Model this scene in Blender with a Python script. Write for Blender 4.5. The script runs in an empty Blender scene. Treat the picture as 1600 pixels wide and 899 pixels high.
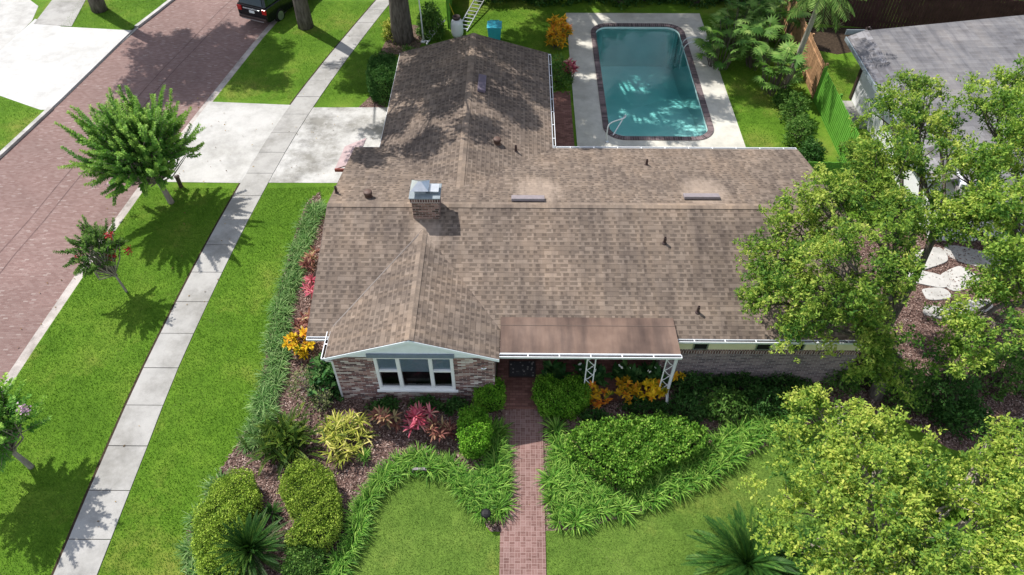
import bpy, bmesh, math, random
import numpy as np
from mathutils import Vector, Matrix
random.seed(7); RNG = np.random.default_rng(11)
PI = math.pi; rad = math.radians
S = bpy.context.scene; COL = S.collection

# ------------------------------------------------------------------ camera, sky, sun
F, PITCH, YAW, HC = 1130.0, rad(47.5), rad(0.5), 20.0
cd = bpy.data.cameras.new('camera'); cam = bpy.data.objects.new('camera', cd); COL.objects.link(cam)
cam.location = (0, 0, HC); cam.rotation_euler = (PI/2-PITCH, 0, YAW)
cd.sensor_width = 36; cd.lens = F/1600*36; cd.clip_end = 1500; cd.clip_start = .1
S.camera = cam
SUN_EL, SUN_AZ = rad(51), rad(138)          # azimuth measured from +X towards +Y
W = bpy.data.worlds.new('World'); S.world = W; W.use_nodes = True
nt = W.node_tree; nt.nodes.clear()
wo = nt.nodes.new('ShaderNodeOutputWorld'); bg = nt.nodes.new('ShaderNodeBackground'); bg.inputs[1].default_value = .115
sky = nt.nodes.new('ShaderNodeTexSky'); sky.sky_type = 'NISHITA'; sky.sun_disc = False
sky.sun_elevation = SUN_EL; sky.sun_rotation = PI/2-SUN_AZ
tc = nt.nodes.new('ShaderNodeTexCoord'); nz = nt.nodes.new('ShaderNodeTexNoise'); nz.inputs['Scale'].default_value = 2.6; nz.inputs['Detail'].default_value = 7
rp = nt.nodes.new('ShaderNodeValToRGB'); rp.color_ramp.elements[0].position = .46; rp.color_ramp.elements[1].position = .62
mx = nt.nodes.new('ShaderNodeMix'); mx.data_type = 'RGBA'; mx.inputs[7].default_value = (9, 9.2, 9.6, 1)
nt.links.new(tc.outputs['Generated'], nz.inputs['Vector']); nt.links.new(nz.outputs[0], rp.inputs[0])
nt.links.new(rp.outputs[0], mx.inputs[0]); nt.links.new(sky.outputs[0], mx.inputs[6])
nt.links.new(mx.outputs[2], bg.inputs[0]); nt.links.new(bg.outputs[0], wo.inputs[0])
sl = bpy.data.lights.new('sun', 'SUN'); sl.energy = 4.8; sl.angle = rad(.55); sl.color = (1, .955, .88)
so = bpy.data.objects.new('sun', sl); COL.objects.link(so)
sd = Vector((math.cos(SUN_AZ)*math.cos(SUN_EL), math.sin(SUN_AZ)*math.cos(SUN_EL), math.sin(SUN_EL)))
so.rotation_euler = sd.to_track_quat('Z', 'Y').to_euler(); so.location = sd*60
S.view_settings.view_transform = 'Standard'; S.view_settings.look = 'None'
S.view_settings.exposure = 0.45; S.view_settings.gamma = 1

# ------------------------------------------------------------------ measuring helpers
def ray(px, py):
    x = (px-800)/F; y = -(py-449.5)/F
    d = (x, math.cos(PITCH)+y*math.sin(PITCH), -math.sin(PITCH)+y*math.cos(PITCH))
    c, s = math.cos(YAW), math.sin(YAW)
    return (c*d[0]-s*d[1], s*d[0]+c*d[1], d[2])
def G(px, py, z=0.):
    d = ray(px, py); t = (z-HC)/d[2]; return (d[0]*t, d[1]*t)
def G3(px, py, z=0.):
    a = G(px, py, z); return (a[0], a[1], z)
def GY(px, py, Y):
    d = ray(px, py); t = Y/d[1]; return (d[0]*t, Y, HC+d[2]*t)
def GP(l, z=0.): return [G(a, b, z) for a, b in l]

# ------------------------------------------------------------------ mesh helpers
class MB:
    def __init__(s): s.v = []; s.f = []; s.uv = None
    def quad(s, *p):
        n = len(s.v); s.v += [tuple(q) for q in p]; s.f.append(tuple(range(n, n+len(p)))); return s
    def bx(s, x0, x1, y0, y1, z0, z1):
        n = len(s.v)
        s.v += [(x0,y0,z0),(x1,y0,z0),(x1,y1,z0),(x0,y1,z0),(x0,y0,z1),(x1,y0,z1),(x1,y1,z1),(x0,y1,z1)]
        for q in ((3,2,1,0),(4,5,6,7),(0,1,5,4),(1,2,6,5),(2,3,7,6),(3,0,4,7)): s.f.append(tuple(n+i for i in q))
        return s
    def prism(s, pts, z0, z1, dz=None):
        """pts 2D or 3D ; 3D : top surface, thickness z1 below"""
        n = len(s.v); k = len(pts)
        if len(pts[0]) == 2:
            s.v += [(p[0],p[1],z0) for p in pts]+[(p[0],p[1],z1) for p in pts]
        else:
            s.v += [(p[0],p[1],p[2]-z0) for p in pts]+[tuple(p) for p in pts]
        s.f.append(tuple(n+i for i in reversed(range(k)))); s.f.append(tuple(n+k+i for i in range(k)))
        for i in range(k):
            j = (i+1) % k; s.f.append((n+i, n+j, n+k+j, n+k+i))
        return s
    def tube(s, pts, r, n=6, cap=True):
        pts = [Vector(p) for p in pts]
        if not isinstance(r, (list, tuple)): r = [r]*len(pts)
        b = len(s.v); up = Vector((0,0,1)); prev = None
        for i, p in enumerate(pts):
            d = (pts[min(i+1,len(pts)-1)]-pts[max(i-1,0)])
            if d.length < 1e-7: d = Vector((0,0,1))
            d.normalize()
            if prev is None:
                a = d.cross(up)
                if a.length < .05: a = d.cross(Vector((1,0,0)))
            else: a = prev - d*prev.dot(d)
            a.normalize(); prev = a; c = d.cross(a)
            for k in range(n):
                t = 2*PI*k/n; q = p+(a*math.cos(t)+c*math.sin(t))*r[i]; s.v.append(tuple(q))
        for i in range(len(pts)-1):
            for k in range(n):
                k2 = (k+1) % n; s.f.append((b+i*n+k, b+i*n+k2, b+(i+1)*n+k2, b+(i+1)*n+k))
        if cap:
            s.f.append(tuple(b+k for k in reversed(range(n)))); e = b+(len(pts)-1)*n; s.f.append(tuple(e+k for k in range(n)))
        return s
    def lathe(s, c, prof, n=16):
        b = len(s.v)
        for r, z in prof:
            for k in range(n):
                t = 2*PI*k/n; s.v.append((c[0]+r*math.cos(t), c[1]+r*math.sin(t), c[2]+z))
        for i in range(len(prof)-1):
            for k in range(n):
                k2 = (k+1) % n; s.f.append((b+i*n+k, b+i*n+k2, b+(i+1)*n+k2, b+(i+1)*n+k))
        s.f.append(tuple(b+k for k in reversed(range(n)))); e = b+(len(prof)-1)*n; s.f.append(tuple(e+k for k in range(n)))
        return s
    def xf(s, M):
        s.v = [tuple(M @ Vector(v)) for v in s.v]; return s
    def build(s, name, mat, parent=None, smooth=False, bevel=0, loc=None, uvs=None):
        me = bpy.data.meshes.new(name); me.from_pydata(s.v, [], s.f); me.update()
        uvl = me.uv_layers.new(name='UVMap')
        if uvs is not None:
            k = 0
            for p in me.polygons:
                for li in p.loop_indices: uvl.data[li].uv = uvs[me.loops[li].vertex_index]
        else:
            for p in me.polygons:
                n = p.normal
                u = Vector((0,0,1)).cross(n)
                if u.length < .12 : u = Vector((1,0,0)); v = Vector((0,1,0))
                else: u.normalize(); v = n.cross(u)
                for li in p.loop_indices:
                    co = me.vertices[me.loops[li].vertex_index].co
                    uvl.data[li].uv = (co.dot(u), co.dot(v))
        if smooth:
            for p in me.polygons: p.use_smooth = True
        me.materials.append(mat)
        o = bpy.data.objects.new(name, me); COL.objects.link(o)
        if parent:
            o.parent = parent
            o.location = -Vector(parent.location) if parent.get('at_origin') is None else (0,0,0)
            if loc: o.location = loc
        if bevel:
            b = o.modifiers.new('bevel','BEVEL'); b.width = bevel; b.segments = 2; b.limit_method = 'ANGLE'
        return o
def tag(o, label=None, cat=None, group=None, kind=None):
    if label: o['label'] = label
    if cat: o['category'] = cat
    if group: o['group'] = group
    if kind: o['kind'] = kind
    return o
def thing(name, label, cat, loc=(0,0,0), group=None, rz=0, local=False):
    o = bpy.data.objects.new(name, None); COL.objects.link(o); o.location = loc; o.rotation_euler.z = rz
    if local: o['at_origin'] = 1
    tag(o, label, cat, group); o.empty_display_size = .2
    return o
def copy_tree(o, loc, rz=0, sc=1., label=None, group=None):
    c = o.copy(); COL.objects.link(c); c.location = loc; c.rotation_euler.z = rz; c.scale = (sc,)*3
    if label: c['label'] = label
    if group: c['group'] = group
    for ch in o.children:
        d = ch.copy(); COL.objects.link(d); d.parent = c
        for g in ch.children:
            e = g.copy(); COL.objects.link(e); e.parent = d
    return c
def np_mesh(name, V, FQ, mat, parent=None, tint=None, loc=None):
    """V (n,3); FQ (m,k) faces"""
    me = bpy.data.meshes.new(name); m, k = FQ.shape
    me.vertices.add(len(V)); me.vertices.foreach_set('co', np.asarray(V, dtype=np.float32).ravel())
    me.loops.add(m*k); me.loops.foreach_set('vertex_index', FQ.astype(np.int32).ravel())
    me.polygons.add(m); me.polygons.foreach_set('loop_start', (np.arange(m)*k).astype(np.int32))
    if tint is not None:
        a = me.attributes.new('tint', 'FLOAT', 'FACE'); a.data.foreach_set('value', np.clip(tint, 0, 1).astype(np.float32))
    me.update(calc_edges=True); me.materials.append(mat)
    o = bpy.data.objects.new(name, me); COL.objects.link(o)
    if parent: o.parent = parent
    if loc is not None: o.location = loc
    return o
def unit(a): return a/np.maximum(np.linalg.norm(a, axis=1, keepdims=True), 1e-9)
def rnd_dirs(n, up=0.):
    d = RNG.normal(size=(n,3)); d[:,2] += up; return unit(d)
class LV:
    """collects leaf quads and blade strips"""
    def __init__(s): s.V = []; s.F = []; s.T = []; s.n = 0
    def add(s, V, Fq, T):
        s.V.append(V); s.F.append(Fq+s.n); s.T.append(T); s.n += len(V)
    def leaves(s, C, D, N, L, Wd, T, fold=.25):
        """C base, D axis, N normal, L length, Wd width"""
        n = len(C); D = unit(D); B = unit(np.cross(D, N)); Nn = np.cross(B, D)
        L = np.broadcast_to(L, n)[:,None]; Wd = np.broadcast_to(Wd, n)[:,None]
        mid = C+D*L*.5-Nn*L*fold*.3
        V = np.stack([C, mid+B*Wd*.5+Nn*Wd*fold, C+D*L-Nn*L*fold*.4, mid-B*Wd*.5+Nn*Wd*fold], 1).reshape(-1,3)
        s.add(V, np.arange(4*n).reshape(n,4), np.broadcast_to(T, n))
    def blades(s, C, az, el, L, Wd, droop, T, seg=4, wp=(.7,1.,.8,.5,.05)):
        n = len(C); az = np.broadcast_to(az, n); el = np.broadcast_to(el, n); L = np.broadcast_to(L, n); Wd = np.broadcast_to(Wd, n); droop = np.broadcast_to(droop, n)
        P = C.copy(); rows = []; side = np.stack([-np.sin(az), np.cos(az), 0*az], 1)
        for i in range(seg+1):
            w = np.interp(i/seg, np.linspace(0,1,len(wp)), wp)
            rows.append(P-side*(Wd*w*.5)[:,None]); rows.append(P+side*(Wd*w*.5)[:,None])
            e = el-droop*(i+.5)/seg
            P = P+np.stack([np.cos(az)*np.cos(e), np.sin(az)*np.cos(e), np.sin(e)], 1)*(L/seg)[:,None]
        V = np.stack(rows, 1).reshape(-1,3); k = 2*(seg+1)
        base = (np.arange(n)*k)[:,None]
        fs = [base+np.array([[2*i, 2*i+1, 2*i+3, 2*i+2]]) for i in range(seg)]
        s.add(V, np.concatenate(fs, 0), np.concatenate([np.broadcast_to(T, n)]*seg))
    def build(s, name, mat, parent=None, loc=None):
        return np_mesh(name, np.concatenate(s.V), np.concatenate(s.F), mat, parent, np.concatenate(s.T), loc)

def inpoly(P, poly):
    x, y = P[:,0], P[:,1]; r = np.zeros(len(P), bool); n = len(poly)
    for i in range(n):
        x0, y0 = poly[i]; x1, y1 = poly[(i+1) % n]
        c = ((y0 > y) != (y1 > y)); xx = x0+(y-y0)*(x1-x0)/((y1-y0) if abs(y1-y0) > 1e-9 else 1e-9)
        r ^= c & (x < xx)
    return r
def fill_random(poly, dens):
    a = np.array(poly); lo, hi = a.min(0), a.max(0); n = int((hi-lo).prod()*dens)
    P = lo+RNG.random((n,2))*(hi-lo); return P[inpoly(P, poly)]
def fill_grid(poly, sp, jit=.3):
    a = np.array(poly); lo, hi = a.min(0), a.max(0); out = []
    y = lo[1]+sp*.3; k = 0
    while y < hi[1]:
        x = lo[0]+(sp*.5 if k % 2 else 0)
        while x < hi[0]: out.append((x, y)); x += sp
        y += sp*.87; k += 1
    P = np.array(out)+RNG.uniform(-jit, jit, (len(out),2))*sp
    return P[inpoly(P, poly)]
def along(pts, sp):
    pts = [Vector(p) for p in pts]; out = []; d0 = 0
    for a, b in zip(pts, pts[1:]):
        L = (b-a).length; t = d0
        while t < L: out.append(tuple(a+(b-a)*(t/L))); t += sp
        d0 = t-L
    return out
def smooth_path(pts, k=6):
    P = [np.array(p, float) for p in pts]; P = [2*P[0]-P[1]]+P+[2*P[-1]-P[-2]]; out = []
    for i in range(1, len(P)-2):
        for j in range(k):
            t = j/k; a, b, c, d = P[i-1:i+3]
            out.append(tuple(.5*((2*b)+(c-a)*t+(2*a-5*b+4*c-d)*t*t+(3*b-a-3*c+d)*t**3)))
    out.append(tuple(P[-2])); return out

# ------------------------------------------------------------------ materials
class NT:
    def __init__(s, name, rough=.7, spec=.3):
        s.m = bpy.data.materials.new(name); s.m.use_nodes = True; s.t = s.m.node_tree; s.n = s.t.nodes
        s.b = s.n['Principled BSDF']; s.b.inputs['Roughness'].default_value = rough; s.b.inputs['Specular IOR Level'].default_value = spec
        s.out = s.n['Material Output']
    def new(s, t, **k):
        x = s.n.new(t)
        for a, b in k.items(): setattr(x, a, b)
        return x
    def l(s, a, b): s.t.links.new(a, b)
    def math(s, op, a, b=None, c=None):
        x = s.new('ShaderNodeMath', operation=op)
        for i, q in enumerate((a, b, c)):
            if q is None: continue
            if hasattr(q, 'is_linked') or hasattr(q, 'links'): s.l(q, x.inputs[i])
            else: x.inputs[i].default_value = q
        return x.outputs[0]
    def uv(s):
        c = s.new('ShaderNodeTexCoord'); return c.outputs['UV']
    def pos(s):
        c = s.new('ShaderNodeNewGeometry'); return c.outputs['Position']
    def noise(s, scale, detail=4, vec=None, rough=.55, sc=None):
        x = s.new('ShaderNodeTexNoise'); x.inputs['Scale'].default_value = scale; x.inputs['Detail'].default_value = detail; x.inputs['Roughness'].default_value = rough
        v = vec if vec is not None else s.pos()
        if sc:
            mp = s.new('ShaderNodeMapping'); mp.inputs['Scale'].default_value = sc; s.l(v, mp.inputs[0]); v = mp.outputs[0]
        s.l(v, x.inputs['Vector']); return x.outputs[0]
    def ramp(s, fac, stops):
        x = s.new('ShaderNodeValToRGB'); e = x.color_ramp.elements
        while len(e) < len(stops): e.new(.5)
        for q, (p, c) in zip(e, stops): q.position = p; q.color = (*c, 1) if len(c) == 3 else c
        s.l(fac, x.inputs[0]); return x.outputs[0]
    def mix(s, fac, a, b, mode='MIX'):
        x = s.new('ShaderNodeMix', data_type='RGBA', blend_type=mode)
        for q, i in ((fac, 0), (a, 6), (b, 7)):
            if isinstance(q, (int, float)): x.inputs[i].default_value = q
            elif isinstance(q, tuple): x.inputs[i].default_value = (*q, 1) if len(q) == 3 else q
            else: s.l(q, x.inputs[i])
        return x.outputs[2]
    def base(s, c):
        if isinstance(c, tuple): s.b.inputs['Base Color'].default_value = (*c, 1)
        else: s.l(c, s.b.inputs['Base Color'])
    def bump(s, h, strength=.4, dist=.02):
        x = s.new('ShaderNodeBump'); x.inputs['Strength'].default_value = strength; x.inputs['Distance'].default_value = dist
        s.l(h, x.inputs['Height']); s.l(x.outputs[0], s.b.inputs['Normal'])
    def vec(s, x, y, z=0.):
        c = s.new('ShaderNodeCombineXYZ')
        for i, q in enumerate((x, y, z)):
            if isinstance(q, (int, float)): c.inputs[i].default_value = q
            else: s.l(q, c.inputs[i])
        return c.outputs[0]
    def sep(s, v):
        c = s.new('ShaderNodeSeparateXYZ'); s.l(v, c.inputs[0]); return c.outputs
    def white(s, v):
        c = s.new('ShaderNodeTexWhiteNoise', noise_dimensions='3D'); s.l(v, c.inputs['Vector']); return c.outputs[0]
def plain(name, col, rough=.5, spec=.3, var=.15, scale=6, metal=0, bump=0):
    k = NT(name, rough, spec); n = k.noise(scale)
    k.base(k.ramp(n, [(.3, tuple(c*(1-var) for c in col)), (.7, tuple(min(1, c*(1+var)) for c in col))]))
    k.b.inputs['Metallic'].default_value = metal
    if bump: k.bump(k.noise(scale*6), bump, .01)
    return k.m
def leafmat(name, stops, trans=.3, rough=.5, spec=.25, objvar=.12):
    rough = max(rough, .5); spec = spec*.22
    k = NT(name, rough, spec); a = k.new('ShaderNodeAttribute', attribute_name='tint')
    c = k.ramp(a.outputs['Fac'], stops)
    oi = k.new('ShaderNodeObjectInfo'); hs = k.new('ShaderNodeHueSaturation')
    k.l(k.math('MULTIPLY_ADD', oi.outputs['Random'], objvar*2, 1-objvar), hs.inputs['Value']); k.l(c, hs.inputs['Color']); c = hs.outputs[0]
    k.base(c)
    tr = k.new('ShaderNodeBsdfTranslucent'); k.l(k.mix(.6, c, (.85,1,.4), 'MULTIPLY'), tr.inputs[0])
    g = k.new('ShaderNodeMixShader'); g.inputs[0].default_value = trans
    k.l(k.b.outputs[0], g.inputs[1]); k.l(tr.outputs[0], g.inputs[2]); k.l(g.outputs[0], k.out.inputs[0])
    return k.m
M = {}
def shingles(name, cols, h=.17, w=.27, stains=(), tab=.5):
    k = NT(name, .92, .12); x, y, _ = k.sep(k.uv())
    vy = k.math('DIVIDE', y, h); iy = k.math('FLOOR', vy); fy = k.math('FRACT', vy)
    off = k.white(k.vec(iy, 3.7, 1.1))
    vx = k.math('ADD', k.math('DIVIDE', x, w), k.math('MULTIPLY', off, 7.))
    vx = k.math('ADD', vx, k.math('MULTIPLY', k.math('SINE', k.math('MULTIPLY', vx, 2.3)), .16))
    ix = k.math('FLOOR', vx); fx = k.math('FRACT', vx)
    r1 = k.white(k.vec(ix, iy, 0.)); r2 = k.white(k.vec(ix, iy, 9.))
    c = k.ramp(r1, cols)
    wid = k.math('MULTIPLY_ADD', r1, .3, .38)
    dark = k.math('MULTIPLY', k.math('MULTIPLY', k.math('GREATER_THAN', r2, .2), k.math('GREATER_THAN', fy, .42)), k.math('LESS_THAN', fx, wid))
    c = k.mix(k.math('MULTIPLY', dark, tab), c, (.05,.04,.034))
    edge_shadow = k.math('LESS_THAN', fy, .12); c = k.mix(k.math('MULTIPLY', edge_shadow, tab*.7), c, (.045,.036,.031))  # shadow of each course's lower edge, put into the colour
    g = k.noise(60, 2); c = k.mix(.35, c, k.ramp(g, [(.3,(.5,.5,.5)),(.7,(1.4,1.35,1.3))]), 'MULTIPLY')
    big = k.noise(.55, 5); c = k.mix(.75, c, k.ramp(big, [(.3,(.62,.62,.65)),(.5,(.95,.94,.93)),(.7,(1.26,1.2,1.13))]), 'MULTIPLY')
    stk = k.noise(1.1, 6, vec=k.vec(x, y), sc=(3.2,.22,1)); c = k.mix(.7, c, k.ramp(stk, [(.32,(.62,.62,.65)),(.5,(1,1,1)),(.68,(1.15,1.12,1.07))]), 'MULTIPLY')
    P = k.pos(); px, py, pz = k.sep(P)
    for (sx, sy, rx, ry, amt) in stains:
        a = k.math('DIVIDE', k.math('SUBTRACT', px, sx), rx); b = k.math('DIVIDE', k.math('SUBTRACT', py, sy), ry)
        d = k.math('ADD', k.math('MULTIPLY', a, a), k.math('MULTIPLY', b, b))
        e = k.math('ADD', d, k.math('MULTIPLY', k.math('SUBTRACT', k.noise(3.5, 4, sc=(2.2,.5,1)), .5), 1.6))
        mr = k.new('ShaderNodeMapRange'); mr.inputs[1].default_value = 1.1; mr.inputs[2].default_value = .2; mr.inputs[3].default_value = 0; mr.inputs[4].default_value = amt
        k.l(e, mr.inputs[0]); c = k.mix(mr.outputs[0], c, (.42,.335,.27))
    k.base(c)
    hgt = k.math('ADD', k.math('MULTIPLY', k.math('SUBTRACT', 1., fy), .6), k.math('MULTIPLY', dark, -.5))
    k.bump(hgt, .6, .012); return k.m
BROWN = [(0,(.146,.116,.096)),(.35,(.168,.134,.111)),(.65,(.19,.152,.126)),(1,(.22,.178,.148))]
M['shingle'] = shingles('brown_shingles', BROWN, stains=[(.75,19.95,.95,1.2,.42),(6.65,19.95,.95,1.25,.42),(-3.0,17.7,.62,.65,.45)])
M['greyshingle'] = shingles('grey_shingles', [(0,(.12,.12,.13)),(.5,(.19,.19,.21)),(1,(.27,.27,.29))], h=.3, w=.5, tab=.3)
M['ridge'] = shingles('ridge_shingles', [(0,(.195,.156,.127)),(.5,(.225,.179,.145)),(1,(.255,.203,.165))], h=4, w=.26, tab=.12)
def bricks(name, cols, mortar, bw, bh, ms=.012, uvrot=False, noise_scale=.8, rough=.85, bumps=.5):
    k = NT(name, rough, .2); u = k.uv()
    if uvrot:
        mp = k.new('ShaderNodeMapping'); mp.inputs['Rotation'].default_value = (0,0,PI/2); k.l(u, mp.inputs[0]); u = mp.outputs[0]
    x, y, _ = k.sep(u); vy = k.math('DIVIDE', y, bh); iy = k.math('FLOOR', vy); fy = k.math('FRACT', vy)
    vx = k.math('ADD', k.math('DIVIDE', x, bw), k.math('MULTIPLY', k.math('MODULO', iy, 2.), .5)); ix = k.math('FLOOR', vx); fx = k.math('FRACT', vx)
    c = k.ramp(k.white(k.vec(ix, iy, 2.)), cols)
    g = k.noise(noise_scale, 5); c = k.mix(.7, c, k.ramp(g, [(.3,(.8,.8,.8)),(.7,(1.2,1.2,1.2))]), 'MULTIPLY')
    mo = k.math('MAXIMUM', k.math('LESS_THAN', fy, ms/bh), k.math('LESS_THAN', fx, ms/bw))
    k.base(k.mix(mo, c, mortar)); k.bump(k.math('SUBTRACT', 1., mo), bumps, .01); return k.m
M['wallbrick'] = bricks('antique_wall_bricks', [(0,(.06,.03,.035)),(.25,(.13,.055,.055)),(.45,(.2,.09,.08)),(.65,(.3,.17,.15)),(.82,(.45,.37,.34)),(1,(.6,.55,.52))], (.4,.35,.34), .24, .075, .014)
M['greybrick'] = bricks('mauve_grey_bricks', [(0,(.1,.075,.085)),(.5,(.17,.125,.13)),(1,(.26,.2,.2))], (.36,.33,.33), .24, .08, .014)
M['darkbrick'] = bricks('dark_course_bricks', [(0,(.08,.04,.04)),(.5,(.15,.08,.07)),(1,(.24,.15,.13))], (.45,.4,.38), .085, .3, .02)
M['chimbrick'] = bricks('chimney_bricks', [(0,(.06,.04,.035)),(.5,(.16,.09,.075)),(1,(.3,.19,.16))], (.34,.3,.27), .22, .075, .012)
M['road'] = bricks('road_bricks', [(0,(.172,.103,.093)),(.3,(.192,.119,.108)),(.6,(.21,.135,.123)),(.95,(.232,.157,.144)),(1,(.29,.225,.208))], (.18,.13,.12), .18, .075, .012, noise_scale=.35)
M['coping'] = bricks('pool_coping_bricks', [(0,(.06,.042,.045)),(.5,(.115,.08,.084)),(1,(.18,.13,.132))], (.27,.25,.25), .11, 1., .014)
M['paver'] = bricks('red_brown_pavers', [(0,(.13,.06,.05)),(.5,(.19,.09,.075)),(1,(.25,.125,.105))], (.1,.06,.05), .2, .1, .012)
def weave(name):
    k = NT(name, .85, .2); x, y, _ = k.sep(k.uv()); q = .155
    vx = k.math('DIVIDE', x, q); vy = k.math('DIVIDE', y, q); ix = k.math('FLOOR', vx); iy = k.math('FLOOR', vy)
    fx = k.math('FRACT', vx); fy = k.math('FRACT', vy)
    par = k.math('GREATER_THAN', k.math('FRACT', k.math('MULTIPLY', k.math('ADD', ix, iy), .5)), .25)
    a = k.math('ADD', k.math('MULTIPLY', fx, k.math('SUBTRACT', 1., par)), k.math('MULTIPLY', fy, par))
    a2 = k.math('MULTIPLY', a, 2.); h = k.math('FLOOR', a2); fa = k.math('FRACT', a2)
    c = k.ramp(k.white(k.vec(ix, iy, h)), [(0,(.14,.075,.066)),(.5,(.178,.10,.089)),(1,(.225,.138,.126))])
    g = k.noise(1.1, 5); c = k.mix(.7, c, k.ramp(g, [(.3,(.78,.78,.78)),(.7,(1.2,1.2,1.2))]), 'MULTIPLY')
    mo = k.math('MAXIMUM', k.math('MAXIMUM', k.math('LESS_THAN', fx, .085), k.math('LESS_THAN', fy, .085)), k.math('LESS_THAN', fa, .12))
    k.base(k.mix(k.math('MULTIPLY', mo, .8), c, (.31,.22,.2))); k.bump(k.math('SUBTRACT', 1., mo), .3, .006); return k.m
M['weave'] = weave('basketweave_bricks')
def concrete(name, col, stain=.25, rough=.85, crack=False):
    k = NT(name, rough, .2); n = k.noise(1.3, 7, rough=.65); f = k.noise(45, 3)
    c = k.ramp(n, [(.25, tuple(v*(1-stain) for v in col)), (.5, col), (.75, tuple(min(.9, v*(1+stain*.4)) for v in col))])
    c = k.mix(.4, c, k.ramp(f, [(.3,(.8,.8,.8)),(.7,(1.15,1.15,1.15))]), 'MULTIPLY')
    d2 = k.noise(.5, 8, rough=.72); c = k.mix(min(1, stain*2.4), c, k.ramp(d2, [(.38,(.5,.49,.46)),(.56,(1,1,1))]), 'MULTIPLY')
    sp = k.noise(9, 3); c = k.mix(k.ramp(sp, [(.70,(0,0,0)),(.76,(.45,.45,.45))]), c, (.2,.185,.16))
    if crack:
        v = k.new('ShaderNodeTexVoronoi', feature='DISTANCE_TO_EDGE'); v.inputs['Scale'].default_value = .22
        mp = k.new('ShaderNodeMix', data_type='VECTOR'); mp.inputs[0].default_value = .12; nn_ = k.new('ShaderNodeTexNoise'); nn_.inputs['Scale'].default_value = 1.4; nn_.inputs['Detail'].default_value = 6
        k.l(k.pos(), nn_.inputs['Vector']); k.l(k.pos(), mp.inputs[4]); k.l(nn_.outputs['Color'], mp.inputs[5]); k.l(mp.outputs[1], v.inputs['Vector'])
        c = k.mix(k.ramp(v.outputs['Distance'], [(.0,(.7,.7,.7)),(.004,(0,0,0))]), c, (.12,.11,.1))
    k.base(c); k.bump(f, .15, .004); return k.m
M['walk'] = concrete('sidewalk_concrete', (.35,.342,.33)); M['drive'] = concrete('driveway_concrete', (.45,.442,.43), .2)
M['drive2'] = concrete('stained_driveway_concrete', (.44,.434,.425), .42)
M['white_drive'] = concrete('pale_driveway_concrete', (.5,.495,.49), .15); M['deck'] = concrete('pool_deck_concrete', (.53,.51,.455), .18)
M['gutterconc'] = concrete('gutter_concrete', (.42,.38,.36), .4); M['kerb'] = concrete('kerb_concrete', (.46,.45,.44), .3)
M['slab'] = concrete('white_slab', (.5,.49,.475), .2)
M['tar'] = plain('road_tar_seam', (.12,.075,.072), .8, .2, .3, 3)
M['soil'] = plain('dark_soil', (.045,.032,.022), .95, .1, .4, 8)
def lawnmat(name, a, b, d):
    k = NT(name, .9, .1); n = k.noise(.45, 6, rough=.6); n2 = k.noise(14, 4, rough=.7); n3 = k.noise(70, 2)
    c = k.ramp(n, [(.3, a), (.5, b), (.72, d)])
    n4 = k.noise(.23, 5, rough=.7); c = k.mix(k.ramp(n4, [(.53,(0,0,0)),(.70,(.65,.65,.65))]), c, (.24,.23,.06))
    n5 = k.noise(2.6, 5); c = k.mix(.6, c, k.ramp(n5, [(.32,(.72,.76,.7)),(.62,(1.18,1.14,1.1))]), 'MULTIPLY')
    c = k.mix(.7, c, k.ramp(n2, [(.3,(.62,.66,.6)),(.7,(1.3,1.25,1.2))]), 'MULTIPLY')
    c = k.mix(.7, c, k.ramp(n3, [(.3,(.55,.6,.5)),(.7,(1.4,1.35,1.3))]), 'MULTIPLY'); k.base(c); k.bump(n3, .8, .03); return k.m
M['lawn'] = lawnmat('lawn_turf', (.068,.15,.013), (.096,.195,.018), (.15,.24,.032))
M['lawnb'] = lawnmat('front_lawn_turf', (.085,.158,.027), (.11,.19,.034), (.14,.215,.045))
def mulchmat():
    k = NT('bark_mulch', .95, .1); v = k.new('ShaderNodeTexVoronoi'); v.inputs['Scale'].default_value = 22; k.l(k.pos(), v.inputs['Vector'])
    c = k.ramp(k.white(v.outputs['Color']), [(0,(.05,.03,.027)),(.5,(.125,.078,.067)),(1,(.24,.17,.15))])
    c = k.mix(.6, c, k.ramp(k.noise(2, 4), [(.3,(.7,.7,.7)),(.7,(1.25,1.2,1.15))]), 'MULTIPLY'); k.base(c); k.bump(v.outputs['Distance'], .7, .03); return k.m
M['mulch'] = mulchmat()
M['chips'] = leafmat('bark_chips', [(0,(.06,.035,.03)),(.45,(.16,.1,.085)),(.8,(.29,.2,.175)),(1,(.45,.36,.32))], 0.0, .9, .1)
M['white'] = plain('white_paint', (.76,.77,.78), .4, .4, .05, 3); M['bluewhite'] = plain('pale_gable_paint', (.78,.83,.88), .5, .3, .05, 4)
M['slate'] = plain('slate_blue_paint', (.17,.21,.27), .5, .3, .1, 6); M['cream'] = plain('cream_paint', (.68,.63,.42), .5, .3, .06, 5)
M['gutter'] = plain('gutter_enamel', (.72,.74,.77), .3, .5, .08, 4); M['black'] = plain('black_interior', (.012,.012,.014), .6, .2, .2)
M['darkmetal'] = plain('dark_bronze', (.05,.03,.028), .5, .4, .2); M['ventbrown'] = plain('brown_vent', (.095,.058,.046), .6, .3, .2)
M['ventgrey'] = plain('mauve_grey_vent', (.225,.195,.205), .5, .3, .1); M['ventpurple'] = plain('plum_vent', (.14,.115,.15), .5, .3, .1)
M['steel'] = plain('brushed_steel', (.62,.64,.66), .3, .5, .1, 5, .85); M['crown'] = plain('chimney_crown', (.2,.235,.26), .5, .4, .15)
k = NT('porch_roll_roof', .9, .15); n = k.noise(.9, 6); st = k.noise(1.6, 5, sc=(1.6,.25,1))
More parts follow.
